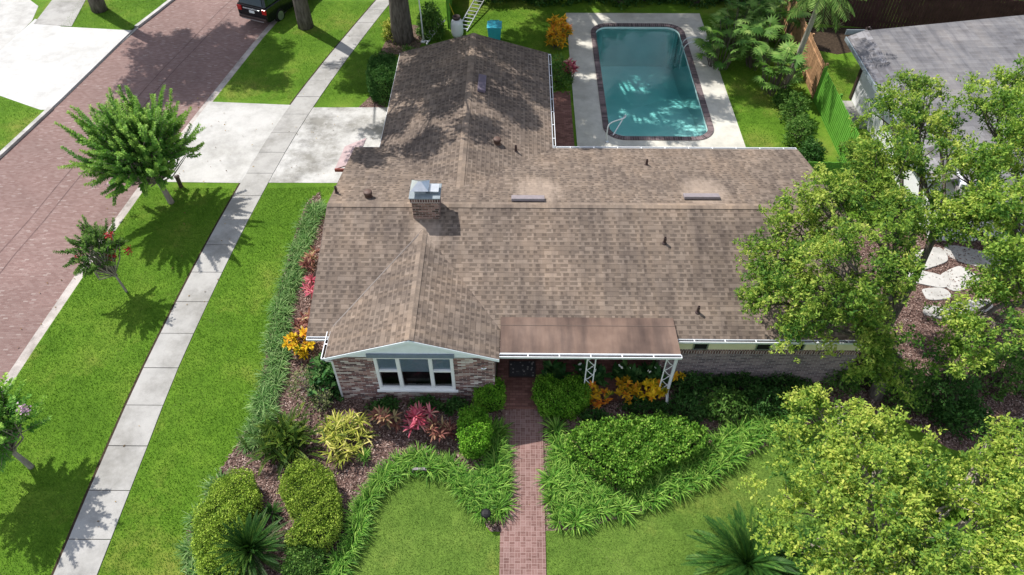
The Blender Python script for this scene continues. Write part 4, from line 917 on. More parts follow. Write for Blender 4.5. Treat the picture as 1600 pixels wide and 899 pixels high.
tree('shade_tree', 'tall leafy tree at the right edge in front of the grey flat roof', (17.6,15.5), PB([(1570,140,7.2,50),(1545,180,7,55),(1600,200,7.2,70),(1550,250,6.8,60),(1530,320,6.2,55),(1590,320,6.6,70),(1480,330,6.0,45),(1570,400,6.,48),(1510,270,6.4,40),(1610,430,5.8,50),(1590,520,5,50),(1525,520,4.6,50),(1500,500,4.8,35),(1550,450,5.4,38),(1480,560,3.6,40),(1500,350,5.8,45),(1640,260,6.5,70),(1560,470,5,30)]), M['treeA'], M['bark'], .22, 2.4, .095, 1.3)
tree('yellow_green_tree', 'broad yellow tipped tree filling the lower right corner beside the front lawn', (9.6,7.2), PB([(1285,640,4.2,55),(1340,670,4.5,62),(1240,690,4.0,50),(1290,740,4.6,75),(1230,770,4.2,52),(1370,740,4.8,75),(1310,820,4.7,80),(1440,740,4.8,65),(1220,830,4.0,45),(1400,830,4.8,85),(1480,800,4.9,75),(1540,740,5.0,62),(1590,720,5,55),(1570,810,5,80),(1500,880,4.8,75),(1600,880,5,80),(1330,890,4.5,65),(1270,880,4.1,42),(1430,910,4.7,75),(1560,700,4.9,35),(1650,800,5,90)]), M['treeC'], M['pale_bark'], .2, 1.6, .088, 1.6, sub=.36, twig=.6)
# street and back garden oaks : their crowns hang above the frame and throw the dappled shade
def oak(base, label, blobs, r=.45, d=1.): return tree('oak_tree', label, base, blobs, M['oak'], M['bark'], r, 5.5, .14, d*1.5, 5, group='big oaks of the street and back garden', sub=.5, twig=.2)
oak(G(478,42), 'oak trunk standing in the lawn strip between street and sidewalk', [(-12,37,9,1.8),(-14,38.5,10,1.8),(-10,38.5,10,1.8),(-13.5,40,11,2.2),(-10.2,41,11,2),(-10.9,32.4,9.0,.8),(-12.2,33.4,9.2,.7)], .36, 1.0)
oak(G(630,62), 'widest oak trunk on the lawn beside the rear gable of the house', [(-6.5,36,9.5,2),(-4.5,34.5,9.5,1.7),(-7.8,33.8,9.6,1.8),(-5.6,31.8,9.4,1.5),(-3.2,36.8,10,2),(-8.6,31.6,9.2,1.5),(-2.6,33.4,9.8,1.5),(-6.8,29.8,9.3,1.3),(-8,38.8,10.5,2),(-9.4,29.0,9,1.2),(-4.2,29.6,9.4,1.1),(-9.8,26.6,9.3,.95),(-7.6,26.9,9.4,1.0),(-1.2,34.8,10,1.6),(-6,42,11,2),(-4,44.5,11.5,2),(-3.4,40.6,10.6,1.8),(-8.6,35.4,9.6,1.3),(-3.4,31.6,9.6,1.0),(-1.6,31,9.5,1.0),(-5.4,27.6,9.4,.8)], .5, 1.1)
oak(G(156,16), 'oak trunk in the small lawn across the brick street', [(-23,39.5,9,1.8),(-21.3,38.6,9.3,1.6),(-24,37.2,9,1.6),(-20.6,40.6,10,1.8),(-25,41,10,2),(-22.3,42.3,11,2.2),(-21.6,36.9,8.8,1.4),(-19.6,38.2,9.2,1.4),(-19,40.2,9.6,1.4),(-23.4,35.2,8.6,.8),(-18.0,37.4,9,.9)], .36, 1.3)
oak((-1.5,50), 'oak beyond the pool hedge, out of the upper edge', [(1,42,10,1.9),(3.4,41.4,10.2,1.7),(-.6,39.8,10,1.7),(2.4,38.4,9.7,1.6),(5.4,43,10.8,1.9),(0,45.5,12,2.5),(4.8,39.6,10.2,1.6),(4,46,12,2.4),(-1.6,36.6,9.8,1.4),(.4,36.2,9.7,1.4),(3.6,35.8,9.6,1.2),(1.6,33.6,9.4,1.1),(-.4,33.0,9.3,1.0),(.2,28.6,9.3,.75),(-1.6,28.2,9.3,.7),(5.6,36.6,9.8,1.1),(6.4,40.8,10.4,1.3)], .45, 1.05)
oak((14.5,50), 'oak far behind the pool, out of the upper edge', [(8,46,10,2.2),(11,45,9.5,2.2),(9.5,48,12,2.5),(12.5,48,11,2.5),(8.0,41.6,9.6,1.2),(9.8,40.4,9.6,1.1),(14,44,8,2),(11.6,38.4,9.4,1.0)], .45, 1.0)

# crape myrtles : arching shoots lined with small leaves
def crape(name, label, base, cen, R, nsh, mat, trunk, leaf, flowers=(), lean=(0,0), shl=(.32,.85)):
    t = thing(name, label, 'tree', (base[0],base[1],0)); m = MB(); lv = LV(); bx, by = base; cen = np.array(cen, float)
    fork = np.array([bx+(cen[0]-bx)*.4, by+(cen[1]-by)*.4, cen[2]*.42])
    m.tube(smooth_path([(bx,by,-.05),(bx+(fork[0]-bx)*.4,by+(fork[1]-by)*.4,fork[2]*.5),tuple(fork)],4), list(np.linspace(trunk,trunk*.7,9)), 8)
    dirs = rnd_dirs(nsh, .25); dirs = dirs[dirs[:,2] > -.65]; tips = []
    for d in dirs:
        root = cen+d*R*np.array([1,1,.8])*RNG.uniform(.35,.86); L = RNG.uniform(*shl)*R*.72; 
        mid0 = fork+(root-fork)*.5+RNG.normal(size=3)*.1*R; m.tube([tuple(fork+RNG.normal(size=3)*.03), tuple(mid0), tuple(root)], [trunk*.35,.025,.012], 5, False)
        k_ = 7; P = [root]; dd = unit((d+np.array([0,0,.55])+RNG.normal(size=3)*.3)[None])[0]
        for i in range(k_): P.append(P[-1]+dd*L/k_); dd = unit((dd+np.array([0,0,.04])+RNG.normal(size=3)*.09)[None])[0]
        P = np.array(P); m.tube([tuple(p) for p in P], list(np.linspace(.012,.004,k_+1)), 4, False); tips.append(P[-1])
        nn = max(6, int(L/(leaf*.36))); s = np.linspace(0,1,nn); C = np.stack([np.interp(s, np.linspace(0,1,k_+1), P[:,j]) for j in range(3)], 1)
        ax = unit((P[-1]-P[0])[None])[0]; sd_ = unit(np.cross(ax,[0,0,1.])[None])[0]; up = np.cross(sd_, ax); shade = RNG.normal(.42,.12)
        for q in range(3):
            th = (q*PI*2/3+s*25); D = np.outer(np.cos(th), sd_)+np.outer(np.sin(th), up)+ax*.75+RNG.normal(size=(nn,3))*.15
            tap = leaf*(1.75-.8*s); lv.leaves(C, unit(D), np.tile(ax,(nn,1))*.6+RNG.normal(size=(nn,3))*.3+np.array([0,0,.4]), tap, tap*.55, np.clip(shade+s*.35+RNG.normal(0,.1,nn),0,1))
    ni = int(nsh*3*R**.7); dd = rnd_dirs(ni, .2); tp = cen+dd*(R*.72*RNG.random(ni)**.45)[:,None]*np.array([1,1,.72]); tuft_leaves(lv, tp, unit(dd+np.array([0,0,.5])), 6, leaf*1.05, .45, np.clip(RNG.normal(.35,.15,ni),0,1))
    m.build('trunk', M['pale_bark'], t, True); lv.build('crown', mat, t, loc=(-bx,-by,0))
    for fm, fl in flowers:
        for (px, py, Y) in fl:
            w_ = np.array(GY(px, py, Y)); p = min(tips, key=lambda q: np.linalg.norm(q-w_))*.35+w_*.65; l2 = LV(); n = 60; q = p+RNG.normal(size=(n,3))*.075; l2.leaves(q, rnd_dirs(n), rnd_dirs(n), .07, .06, RNG.random(n)); l2.build('blossom', fm, t, loc=(-bx,-by,0))
    return t
cb = G(268,317)
crape('crape_myrtle', 'large bright green crape myrtle with radiating shoots beside the driveway', cb, (cb[0]-.4,cb[1]+.1,2.65), 2.15, 330, M['crape'], .13, .105, [(M['flower_pink'], [(155,292,22.9),(175,301,22.9),(222,287,22.9)])])
cb = G(198,456)
crape('crape_myrtle', 'small thin crape myrtle with red blossom on the street lawn', cb, (cb[0]-.3,cb[1]+.15,2.0), 1.05, 75, M['mid'], .05, .08, [(M['flower_red'], [(172,370,18.1),(128,400,18.2),(175,407,17.9),(204,397,18.2)])])
cb = (-16.25,10.9); c_ = G(-8,672,2.3)
crape('crape_myrtle', 'crape myrtle cut off by the left edge of the picture beside the lawn', (c_[0]-.15,c_[1]+.1), (c_[0]-.3,c_[1],2.35), 1.4, 150, M['crape'], .1, .11, [(M['flower_pink'], [(42,641,c_[1])])])

# clipped shrubs: a twiggy core in a skin of small leaves
def hedge(name, label, pts, h, mat, leaf, dens_, z0=.05, cat='shrub', round_=.2, bump=.05, group=None):
    """pts: plan outline (world) ; rounded top edge"""
    P = np.array(smooth_path(list(pts)+[pts[0]], 6))[:-1]; c = P.mean(0); t = thing(name, label, cat, (c[0],c[1],0), group); P = P-c
    ph = RNG.uniform(0,6,4)
    m = MB(); lev = [(0,.80),(.3,.93),(.7,.93),(.9,.80),(.985,.5)]; n = len(P)
    for z, s in lev: m.v += [(p[0]*s*.92,p[1]*s*.92,z0+z*h*.9) for p in P]
    for i in range(len(lev)-1):
        for k_ in range(n): j = (k_+1)%n; m.f.append((i*n+k_, i*n+j, (i+1)*n+j, (i+1)*n+k_))
    m.f.append(tuple((len(lev)-1)*n+k_ for k_ in range(n))); m.build('branches', M['core'], t, True, loc=(0,0,0))
    # sample skin
    seg = np.roll(P,-1,0)-P; ln = np.linalg.norm(seg,axis=1); per = ln.sum(); A = .5*abs(np.dot(P[:,0],np.roll(P[:,1],-1))-np.dot(P[:,1],np.roll(P[:,0],-1)))
    ns, ntop = int(per*h*dens_*.8), int(A*dens_*1.25)
    idx = RNG.choice(n, ns, p=ln/per); f = RNG.random(ns)[:,None]; q = P[idx]+seg[idx]*f; zz = RNG.random(ns)
    nrm = np.column_stack([seg[idx][:,1], -seg[idx][:,0]]); nrm = nrm/np.maximum(np.linalg.norm(nrm,axis=1,keepdims=True),1e-6)
    if np.mean((P*np.column_stack([seg[:,1],-seg[:,0]])).sum(1)) < 0: nrm = -nrm
    ins = np.where(zz > 1-round_, ((zz-(1-round_))/round_)**2*round_*.55, 0)*h + np.where(zz < .25, (.25-zz)*.35, 0)*h
    C1 = np.column_stack([q-nrm*ins[:,None], z0+zz*h]); N1 = np.column_stack([nrm, np.clip((zz-.55)*2,-.2,1.2)])
    pt = []; 
    while sum(map(len,pt)) < ntop:
        r = P.min(0)+RNG.random((ntop*2,2))*(P.max(0)-P.min(0)); pt.append(r[inpoly(r, [tuple(p*(1-.12)) for p in P])])
    q2 = np.concatenate(pt)[:ntop]; edge = np.min(np.linalg.norm(q2[:,None,:]-P[None,::2,:],axis=2),axis=1)
    C2 = np.column_stack([q2, z0+h*(1-round_*1.1*np.exp(-edge/(.18*h+.05)))]); N2 = np.column_stack([q2*.05, np.ones(ntop)])
    C = np.concatenate([C1,C2]); N = unit(np.concatenate([N1,N2]))
    und = np.sin(C[:,0]*7+ph[0])*np.sin(C[:,1]*6+ph[1])+.6*np.sin(C[:,0]*13+ph[2]+C[:,2]*9)*np.sin(C[:,1]*15+ph[3])
    C = C+N*(und*bump+RNG.normal(0,bump*.7,len(C))-.02)[:,None]; nn = len(C)
    D = unit(N*.55+RNG.normal(size=(nn,3))*.7); NN = unit(N*.6+RNG.normal(size=(nn,3))*.7); L = RNG.uniform(.7,1.3,nn)*leaf
    lv = LV(); lv.leaves(C, D, NN, L, L*.62, np.clip(.46+und*.14+RNG.normal(0,.22,nn),0,1)); lv.build('foliage', mat, t, loc=(0,0,0)); return t
def outl(pxs, z): return GP(pxs, z)
hedge('clipped_hedge', 'large bright green rounded hedge between the porch bed and the curved border', outl([(890,690),(900,668),(940,655),(1000,648),(1060,650),(1106,674),(1085,700),(1045,715),(1005,742),(985,748),(955,738),(912,712)], .8), 0.72, M['hedge'], .085, 1250, bump=.07, round_=.12, cat='hedge')
hedge('boxwood', 'small clipped bush against the brick at the left of the porch step', outl([(741,610),(745,598),(765,595),(784,600),(787,614),(782,628),(765,633),(745,626)], .55), .8, M['box'], .06, 2000, bump=.06)
hedge('boxwood', 'tall oval clipped bush left of the brick walk, in front of the other', outl([(718,672),(722,650),(742,644),(760,652),(766,675),(758,700),(742,708),(722,696)], .5), .85, M['box'], .06, 2000, bump=.06)
hedge('boxwood', 'double clipped bush right of the porch step under the porch edge', outl([(835,612),(840,598),(862,593),(880,600),(897,594),(915,600),(918,620),(905,636),(872,644),(845,634)], .55), .8, M['box'], .06, 2000, bump=.06)
hedge('clipped_mound', 'kidney shaped clipped shrub in the mulch right of the sago palm', outl([(442,760),(450,735),(480,725),(512,738),(528,775),(530,810),(512,845),(480,852),(452,845),(465,815),(448,790)], .55), .8, M['mound'], .055, 2000, bump=.06)
hedge('clipped_mound', 'long crescent clipped shrub along the left lawn border', outl([(392,742),(400,765),(396,800),(380,830),(372,870),(362,905),(330,910),(312,880),(304,840),(310,805),(335,765),(365,740)], .55), .8, M['mound'], .055, 2000, bump=.06)
hedge('low_shrub', 'low clipped shrub below the kidney shaped one at the bottom', outl([(450,850),(485,848),(505,860),(495,890),(465,920),(445,900)], .35), .5, M['mid'], .06, 2000)
hedge('sheared_shrub', 'dark sheared cube shrub beside the left wall of the rear wing', outl([(577,118),(585,105),(605,100),(625,110),(622,140),(600,148),(578,140)], .7), 1.4, M['dark'], .07, 1300)
# soft bushes
def bush(name, label, p, rx, ry, h, n, mat, leaf, lw=.5, cat='shrub', nl=7, up=.4, group=None, floor=.05, stem='bark', tw=1.):
    t = thing(name, label, cat, (p[0],p[1],0), group); d = rnd_dirs(n, up); d[:,2] = np.abs(d[:,2]); r = RNG.uniform(.45,1.,n)**.7
    lob = 1+.16*np.sin(d[:,0]*5+RNG.uniform(0,6))*np.sin(d[:,1]*6+RNG.uniform(0,6))
    tips = d*(r*lob)[:,None]*np.array([rx,ry,h])+np.array([0,0,floor]); lv = LV()
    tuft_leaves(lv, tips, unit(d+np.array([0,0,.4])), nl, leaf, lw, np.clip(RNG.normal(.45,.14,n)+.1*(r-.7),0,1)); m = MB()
    for i in range(0, n, max(1, n//28)): q = tips[i]; m.tube([(q[0]*.08,q[1]*.08,-.03),(q[0]*.4,q[1]*.4,q[2]*.6),tuple(q)], [.022*tw,.014*tw,.006*tw], 4, False)
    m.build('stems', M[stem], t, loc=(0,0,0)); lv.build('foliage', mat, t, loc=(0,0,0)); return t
def rosette(lv, tips, nl, L, Wd, mat_tint, el=(.1,1.3), droop=(.3,1.1), var=.2, wp=(.5,.9,1.,.7,.05), seg=3):
    n = len(tips); C = np.repeat(tips, nl, 0); az = RNG.uniform(0,2*PI,n*nl); e = RNG.uniform(*el,n*nl); Ls = RNG.uniform(.7,1.15,n*nl)*L
    lv.blades(C, az, e, Ls, Ls*Wd, RNG.uniform(*droop,n*nl), np.clip(np.repeat(mat_tint, nl)+RNG.normal(0,var,n*nl),0,1), seg, wp)
def strappy(name, label, p, rx, ry, h, n, nl, L, Wd, mat, cat='plant', stem=True, group=None, tint=(.5,.15), **k):
    t = thing(name, label, cat, (p[0],p[1],0), group); a = RNG.uniform(0,2*PI,n); r = np.sqrt(RNG.random(n)); z = h*RNG.uniform(.35,1.,n)*(1-.35*r)
    tips = np.column_stack([np.cos(a)*r*rx, np.sin(a)*r*ry, z]); lv = LV(); rosette(lv, tips, nl, L, Wd, RNG.normal(tint[0],tint[1],n), **k)
    if stem:
        m = MB()
        for q in tips: m.tube([(q[0]*.55,q[1]*.55,-.03),(q[0]*.8,q[1]*.8,q[2]*.5),tuple(q)], [.018,.014,.01], 4, False)
        m.build('stems', M['bark'], t, loc=(0,0,0))
    lv.build('leaves', mat, t, loc=(0,0,0)); return t
for px, py, rx in ((600,634,.5),(665,632,.55),(712,634,.4)):
    bush('ground_plant', 'low dark green plant in the shade at the foot of the brick front wall', G(px,py,.2), rx, .25, .38, 90, M['dark'], .11, group='shade plants under the picture window')
# sago palms
def sago(name, label, p, R, nf, mat, trunk_h=.35, el=(.0,1.25), droop=(.5,1.1), wl=.13, ground=0., spread=0.):
    t = thing(name, label, 'sago palm', (p[0],p[1],0)); lv = LV(); m = MB()
    MB().lathe((0,0,-.03), [(.2,0),(.22,trunk_h*.5),(.16,trunk_h),(.05,trunk_h+.08)], 12).build('trunk', M['bark'], t, True, loc=(0,0,0))
    for i in range(nf):
        az = i*2.399+RNG.normal()*.1; f = i/nf; e = el[1]+(el[0]-el[1])*f+RNG.normal()*.08; L = R*RNG.uniform(.9,1.12)*(.75+.3*f); dr = RNG.uniform(*droop); sg = 16
        P = [np.array([RNG.normal()*spread,RNG.normal()*spread,trunk_h*RNG.uniform(.6,1.3) if spread else trunk_h])]; T = []
        for k_ in range(sg):
            ee_ = e-dr*((k_+.5)/sg)**1.3; d = np.array([math.cos(az)*math.cos(ee_), math.sin(az)*math.cos(ee_), math.sin(ee_)]); T.append(d); P.append(P[-1]+d*L/sg)
        P = np.array(P); T = np.array(T); m.tube([tuple(q) for q in P[::2]], list(np.linspace(.012,.004,len(P[::2]))), 4, False)
        s = np.linspace(.1,1,30); C = np.stack([np.interp(s, np.linspace(0,1,sg+1), P[:,j]) for j in range(3)],1); TT = np.stack([np.interp(s, np.linspace(0,1,sg), T[:,j]) for j in range(3)],1)
        sd_ = np.array([-math.sin(az), math.cos(az), 0]); N = np.cross(TT, sd_); tint = RNG.normal(.4,.15)
        for g_ in (-1,1):
            D = sd_*g_*.62+TT*(.7+.3*s[:,None])+N*RNG.uniform(.1,.45); wl_ = wl*R/.9*(np.sin(np.clip(s,.0,1)*PI*.82+.35))*.85
            lv.leaves(C, unit(D), N, np.maximum(wl_,.02), .013*R/.9+.003, np.clip(tint+RNG.normal(0,.12,len(s)),0,1), fold=.1)
    m.build('midribs', mat, t, loc=(0,0,0)); lv.build('fronds', mat, t, loc=(0,0,0)); return t
sago('sago_palm', 'dark starburst sago palm at the bottom left between the clipped shrubs', G(392,862,.35), 1.15, 105, M['sago'], .45, (-.2,1.35), (.15,.7), .13)
sago('sago_palm', 'large sago palm at the bottom edge beside the yellow green tree', G(1165,885,.3), 1.75, 95, M['sago'], .4, (-.05,1.3), (.5,1.2), .14)
sago('sago_palm', 'sago palm half hidden under the yellow green tree, right of the larger one', G(1250,885,.3), 1.2, 60, M['sago'], .4, (0,1.1), (.3,.9), .15)
sago('coontie', 'dense dark cycad with yellow tips between the border and the variegated plant', G(450,690,.3), .85, 230, M['sagoy'], .4, (-.1,1.5), (.4,1.5), .13, spread=.3)
sago('coontie', 'small young cycad wedged between the two clipped mounds', G(425,800,.2), .42, 34, M['sago'], .12, (0,1.2), (.3,.8), .13)
# strappy and coloured plants
p = G(537,680,.4); strappy('variegated_plant', 'yellow striped strappy plant in the bed below the window corner', p, .75, .78, .75, 60, 8, .42, .105, M['varieg'], el=(.05,1.1), droop=(.5,1.4))
p = G(655,655,.5); strappy('ti_plant', 'bright pink and red ti plant in front of the picture window', p, .46, .3, 1.15, 14, 16, .34, .17, M['red'], el=(.1,1.3), droop=(.4,1.2))
p = G(604,657,.4); strappy('ti_plant', 'dull bronze ti plant left of the pink one below the window', p, .36, .25, 1.0, 10, 14, .3, .2, M['maroon'], el=(.1,1.3), droop=(.4,1.2), tint=(.75,.15))
p = G(692,672,.4); strappy('ti_plant', 'maroon ti plant between the pink one and the oval bush', p, .34, .28, 1.0, 10, 14, .3, .2, M['maroon'], el=(.1,1.3), droop=(.4,1.2), tint=(.65,.15))
p = G(570,715,.1); strappy('grass_tuft', 'single small grass tuft alone in the mulch', p, .12, .12, .2, 8, 12, .3, .07, M['lirio'], stem=False, el=(.4,1.4))
for i, (px, py, mt, lb, n) in enumerate([(484,405,'maroon','dark red ti plant at the wall, uppermost in the side bed',5),(483,450,'red','crimson ti plant in the side bed beside the gutter corner',4),(478,498,'maroon','bronze ti plant in the side bed above the golden croton',5),(466,520,'maroon','low bronze plant left of the golden croton',4)]):
    p = G(px,py,.5); strappy('ti_plant', lb, p, .25, .45, .8, n+3, 13, .32, .2, M[mt], el=(.1,1.3), droop=(.4,1.2), tint=(.6,.2), group='ti plants in the side bed')
p = G(472,536,.5); strappy('golden_croton', 'golden yellow croton at the left corner of the house', p, .55, .5, 1.0, 34, 13, .2, .36, M['yellow'], el=(.0,1.3), droop=(.2,.8), tint=(.62,.2))
for px, py, rx, n, lb, mt in ((935,608,.42,14,'orange yellow croton leftmost of the row under the porch edge','orange'),(978,602,.45,16,'orange croton in the middle of the row under the porch edge','orange'),(1020,603,.48,18,'golden croton at the downspout end of the porch row','yellow'),(1056,572,.25,7,'small golden croton right of the porch downspout','yellow')):
    p = G(px,py,.75); strappy('croton', lb, p, rx, .34, .95, n, 12, .2, .38, M[mt], el=(.0,1.3), droop=(.2,.8), tint=(.6,.2), group='crotons under the porch edge')
for px, py, rx, ry, n, mt, lb in ((873,48,.6,1.4,60,'orange','tall orange croton at the left edge of the pool deck'),(890,105,.35,.4,9,'red','dark red ti plant at the corner of the pool deck')):
    p = G(px,py,.8); strappy('croton' if mt=='orange' else 'ti_plant', lb, p, rx, ry, 1.35, n, 13, .3, .3, M[mt], el=(.0,1.3), droop=(.2,.9), tint=(.55,.2))
bush('pool_shrub', 'leafy green shrub between the orange croton and the brick strip', G(872,112,.5), .75, 1.4, 1.0, 260, M['mid'], .13)
# peace lilies on the porch side
for i, (px, py, rx, lb) in enumerate([(865,580,.4,'dark leafy plant beside the door under the porch roof'),(930,580,.55,'peace lily clump behind the trellis post'),(985,578,.6,'peace lily clump with white blooms behind the crotons'),(1020,582,.4,'peace lily clump near the downspout')]):
    p = G(px,py,.6); o = strappy('peace_lily', lb, p, rx, .35, .5, 14, 8, .42, .34, M['lily'], el=(.5,1.4), droop=(.5,1.5), group='leafy plants under the porch')
    if i in (1,2,3):
        for _ in range(4):
            l2 = LV(); q = np.array([[RNG.uniform(-rx,rx), RNG.uniform(-.3,.2), RNG.uniform(.75,.95)]]); l2.leaves(q, rnd_dirs(1,1.), rnd_dirs(1), .15, .09, np.full(1,.5)); l2.build('bloom', M['flower_white'], o, loc=(0,0,0))
p = G(500,590,.4); bush('lily_shrub', 'broad leaved dark plant at the left corner of the brick wall', G(512,585,.6), .6, .7, 1.15, 130, M['lily'], .27, .42, nl=5)
bush('sparse_shrub', 'scraggly grey green shrub with bare twigs in the side bed', G(480,598,.4), .75, .75, .85, 150, M['grey'], .09, .35, nl=5, stem='pale_bark', tw=1.3)
o = bush('sparse_shrub', 'thin twiggy shrub above the variegated plant', G(505,622,.3), .45, .5, .7, 80, M['grey'], .1, .4, nl=5, stem='pale_bark', tw=1.3)
# ferns and low shrubs right of the porch
for i, (px, py, rx, ry, h, mt, lb) in enumerate([(1085,590,.8,.6,.6,'dark','dark fern mass in the shade right of the downspout'),(1150,592,.9,.55,.55,'dark','dark fern mass below the second small window'),(1225,592,.9,.55,.5,'dark','dark fern mass below the tree branches at the brick wall'),(1080,632,.7,.6,.55,'dark','shaded low shrub right of the big clipped hedge'),(1135,630,.95,.6,.8,'mid','lighter green soft shrub above the curved border grass'),(1195,625,.8,.6,.7,'dark','dark shrub beside the end of the curved border grass'),(1010,630,.8,.35,.4,'dark','low dark ground plant between crotons and hedge'),(930,645,.5,.3,.35,'dark','low dark plant between the double bush and hedge')]):
    bush('fern', lb, G(px,py,.4), rx, ry, h, int(320*rx*ry/.54), M[mt], .12, .36, group='shade shrubs right of the porch', nl=7)
bush('side_shrub', 'dark rounded shrub in the mulch strip between the two big trees', G(1485,610,.8), 1.0, .9, 1.6, 520, M['dark'], .1)
bush('side_shrub', 'medium green shrub under the tree beside the mulch gap', G(1420,600,.8), .7, 1.0, 1.6, 380, M['mid'], .1)
bush('side_shrub', 'dark shrub above the yellow green tree, right of the corner of the house', G(1380,565,.8), .6, .6, 1.3, 260, M['dark'], .1)
bush('side_shrub', 'dark shrub at the lower edge of the mulch gap', G(1510,650,.6), .9, .6, 1.2, 380, M['dark'], .1)
bush('side_shrub', 'green shrub at the right edge above the mulch', G(1580,570,1.), 1.2, .8, 1.8, 480, M['mid'], .1)
bush('tall_grass_shrub', 'light green shrub by the end of the brick wall under the branches', G(1320,590,.5), .6, .4, .8, 130, M['mid'], .14, .3)
# back garden
bush('yellow_shrub', 'yellow green shrub at the foot of the widest oak trunk', G(610,50,.4), .45, .5, 1.0, 150, M['varieg'], .14, .3)
bush('oak_shrub', 'pale green foliage right of the widest oak trunk', G(672,22,1.2), .8, 1.0, 1.7, 520, M['mid'], .13)
bush('gable_shrub', 'green shrub beside the left edge of the rear gable', G(640,85,.4), .5, .4, .8, 120, M['mid'], .12)
for i, (px, py, rx, ry, h, mt) in enumerate([(1243,170,.65,1.0,1.3,'mid'),(1252,205,.7,1.0,1.3,'mid'),(1268,238,.6,.8,1.1,'dark'),(1230,148,.5,.6,.8,'mid')]):
    bush('fence_shrub', 'soft green shrub in the row along the sunlit green fence', G(px,py,.6), rx, ry, h, 420, M['grey' if i<2 else mt] if False else M[mt], .1, group='shrubs along the green fence')
for i, x in enumerate(np.arange(-1.5,14.5,1.5)):
    bush('hedge_shrub', 'dark shrub in the continuous hedge row behind the pool deck', (x, 41.3+.3*math.sin(i*2.1)), 1.0, .8, 1.7+.3*math.sin(i*1.7), 300, M['dark'], .15, group='hedge behind the pool')
for i, (x, y, rx, h) in enumerate([(-2.5,45,2.0,6.5),(1,45.5,2.0,7.5),(4.4,45,1.7,7.5),(8.1,46,1.6,4.0),(11.6,45,1.8,7.0),(15,45,2.2,7.5),(6.6,47.5,1.6,5.2)]):
    bush('background_tree', 'tall dark tree mass beyond the pool hedge, out of the upper edge', (x,y), rx, 1.6, h, 900, M['dark'], .3, cat='tree', group='tree masses beyond the pool hedge', nl=5)
def fanclump(name, label, p, n, rx, ry, h, R, group):
    t = thing(name, label, 'palm', (p[0],p[1],0), group); lv = LV(); m = MB()
    for i in range(n):
        a = RNG.uniform(0,2*PI); r = math.sqrt(RNG.random()); c = np.array([math.cos(a)*r*rx, math.sin(a)*r*ry, h*RNG.uniform(.35,1)*(1-.2*r)])
        az = math.atan2(c[1],c[0])+RNG.normal()*.7; e = RNG.uniform(-.2,.9); m.tube([(c[0]*.45,c[1]*.45,0),tuple(c*np.array([.75,.75,.8])),tuple(c)], [.02,.012,.008], 4, False)
        d = np.array([math.cos(az)*math.cos(e), math.sin(az)*math.cos(e), math.sin(e)]); s = np.array([-math.sin(az), math.cos(az), 0]); nb = 11; ph = np.linspace(-1.9,1.9,nb)
        D = np.outer(np.cos(ph), d)+np.outer(np.sin(ph), s); D[:,2] -= .15; up = np.cross(d, s); L = R*(1-.25*(np.abs(ph)/1.9))*RNG.uniform(.85,1.1)
        lv.leaves(np.tile(c,(nb,1)), unit(D), np.tile(up,(nb,1)), L, L*.2, np.clip(RNG.normal(.45,.18)+RNG.normal(0,.1,nb),0,1), fold=.35)
    m.build('stems', M['bark'], t, loc=(0,0,0)); lv.build('fronds', M['fanpalm'], t, loc=(0,0,0))
for px, py, lb in ((1150,40,'fan palm clump at the far right corner of the pool deck'),(1190,70,'large fan palm clump in the middle of the group by the fence'),(1215,110,'fan palm clump nearest the leaning palm trunk'),(1170,20,'fan palm clump at the upper edge behind the pool'),(1225,30,'fan palm clump against the tan wooden fence'),(1130,70,'low fan palm clump beside the pool deck')):
    fanclump('fan_palm', lb, G(px,py,1.2), 46, 1.15, 1.15, 2.6, .55, 'fan palms beside the pool')
# leaning palm
pt = thing('palm_tree', 'slender palm with a pale leaning trunk in front of the wooden fence', 'palm', (*G(1228,137),0), local=True)
bx_, by_ = G(1228,137); tx, ty = G(1287,-12,5.2); m = MB().tube(smooth_path([(0,0,-.1),((tx-bx_)*.3,(ty-by_)*.3,1.7),((tx-bx_)*.65,(ty-by_)*.65,3.5),(tx-bx_,ty-by_,5.3)],5), list(np.linspace(.15,.1,16)), 10); m.build('trunk', M['palm_bark'], pt, True)
lv = LV(); m = MB(); top = np.array([tx-bx_,ty-by_,5.3])
for i in range(20):
    az = i*2.399; e = 1.0-1.5*i/20; P = [top]; L = 1.9
    for k_ in range(10): ee_ = e-1.1*(k_+.5)/10; P.append(P[-1]+np.array([math.cos(az)*math.cos(ee_), math.sin(az)*math.cos(ee_), math.sin(ee_)])*L/10)
    P = np.array(P); m.tube([tuple(q) for q in P], list(np.linspace(.03,.006,11)), 4, False); s = np.linspace(.15,1,32); C = np.stack([np.interp(s,np.linspace(0,1,11),P[:,j]) for j in range(3)],1); sd_ = np.array([-math.sin(az),math.cos(az),0])
    ax = unit((P[-1]-P[0])[None])[0]
    for g_ in (-1,1): lv.leaves(C, unit(sd_*g_+ax*.5+np.array([0,0,-.5])+RNG.normal(size=(32,3))*.1), np.tile([0,0,1.],(32,1)), .5*np.sin(s*2.6+.3)+.08, .04, np.clip(RNG.normal(.6,.15,32),0,1))
lv.build('fronds', M['fanpalm'], pt); m.build('frond_stems', M['fanpalm'], pt)
p = G(1308,38,.2); strappy('silver_tuft', 'pale spiky tuft in the dark corner behind the neighbour lawn', p, .08,.08,.15, 4, 12, .5, .08, M['grey'], stem=False, tint=(.9,.1), el=(.2,1.3))
for px, py in ((1470,-2),(1530,8),(1590,15)):
    p = G(px,py,1.5); bush('boundary_shrub', 'dark tree foliage showing above the brown fence', (p[0],p[1]+1.2), 1.6, .9, 2.6, 340, M['dark'], .2, group='foliage behind the brown fence')

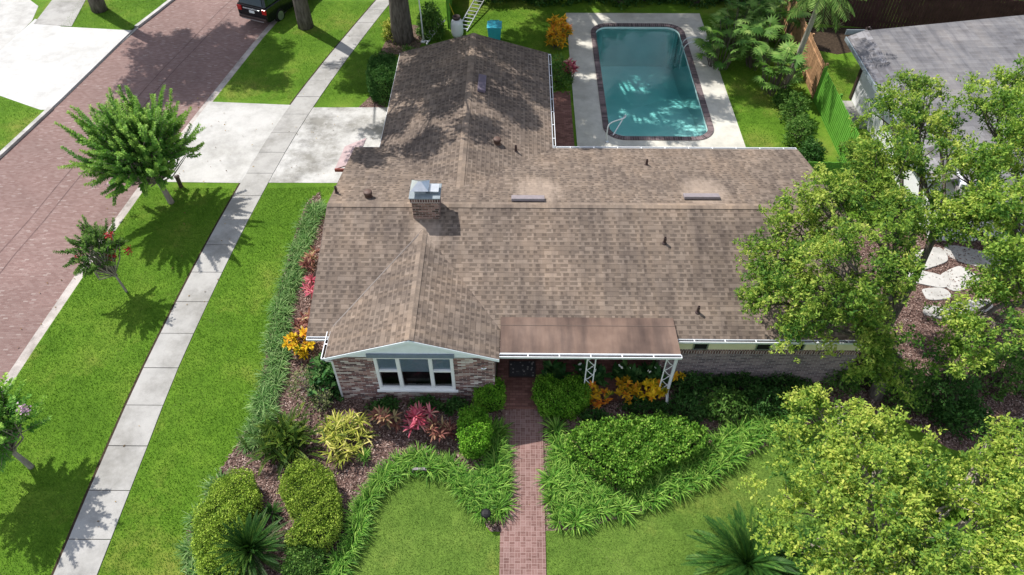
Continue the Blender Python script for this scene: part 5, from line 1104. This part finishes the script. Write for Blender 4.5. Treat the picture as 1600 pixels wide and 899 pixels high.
# ------------------------------------------------------------------ border grass : single clumps, copied
def clump_proto(name, mat, nb, L, w, tint):
    lv = LV(); a = RNG.uniform(0,2*PI,nb); r = np.sqrt(RNG.random(nb))*.07; C = np.column_stack([np.cos(a)*r, np.sin(a)*r, np.zeros(nb)])
    lv.blades(C, a+RNG.normal(0,.5,nb), RNG.uniform(.7,1.55,nb), RNG.uniform(.65,1.2,nb)*L, w, RNG.uniform(.8,2.1,nb), np.clip(RNG.normal(tint,.27,nb),0,1), 4, (.6,1,1,.7,.05))
    return lv.build(name, mat)
def border(label, group, pts, mat, L, w=.022, nb=70, protos=3, cat='border grass', tint=.5, sc=(.85,1.25)):
    ps = [clump_proto('border_grass', mat, nb, L, w, tint) for _ in range(protos)]; used = set()
    for i, (x, y) in enumerate(pts):
        k_ = i % protos; o = ps[k_] if k_ not in used else ps[k_].copy()
        if k_ in used: COL.objects.link(o)
        used.add(k_); o.location = (x,y,0); o.rotation_euler.z = random.uniform(0,6.28); o.scale = (random.uniform(*sc),)*3; tag(o, label, cat, group)
edge = smooth_path(GP([(487,325),(468,375),(450,430),(432,490),(424,560),(412,615),(400,660),(375,715),(338,765),(308,815),(296,860),(300,905),(310,950)]), 5)
P = []
for row, off in enumerate((.06,.34)):
    for q in along(edge, .33): P.append((q[0]+off+random.uniform(-.06,.06), q[1]+random.uniform(-.08,.08)))
P = [q for q in P if not (q[1] < 11.2 and q[0] > -8.75 and q[1] > 8.6)]
border('grey green border grass clump in the strip between the left lawn and the side bed', 'border grass along the left lawn', P, M['lirio2'], .44, .02, 76)
e2 = smooth_path(GP([(505,930),(530,890),(552,850),(568,800),(592,765),(628,738),(662,732),(700,745),(730,772),(757,805)]), 5)
P = []
for off in (0,.3):
    for q in along([(a+off*.15, b+off) for a,b in e2], .33): P.append((q[0]+random.uniform(-.06,.06), q[1]+random.uniform(-.06,.06)))
P += [tuple(q) for q in fill_grid(GP([(762,668),(783,668),(790,700),(790,745),(785,812),(765,812),(745,790),(752,740),(768,700)]), .32)]
border('green arching border grass clump around the small front lawn left of the walk', 'border grass left of the walk', P, M['lirio'], .47, .023, 78)
P = [tuple(q) for q in fill_grid(GP([(856,668),(876,672),(888,715),(915,752),(960,780),(1000,785),(990,802),(930,818),(860,820)]), .34)]
e3 = smooth_path(GP([(1000,785),(1050,768),(1100,742),(1150,709),(1190,682),(1235,656),(1270,636)]), 5)
for off in (-.04,.24,.48):
    for q in along([(a-off*.35, b+off) for a,b in e3], .34): P.append((q[0]+random.uniform(-.06,.06), q[1]+random.uniform(-.06,.06)))
border('green arching border grass clump in the curved strip right of the walk', 'border grass right of the walk', P, M['lirio'], .47, .024, 80)
print('objects', len(bpy.data.objects), 'clumps ok')
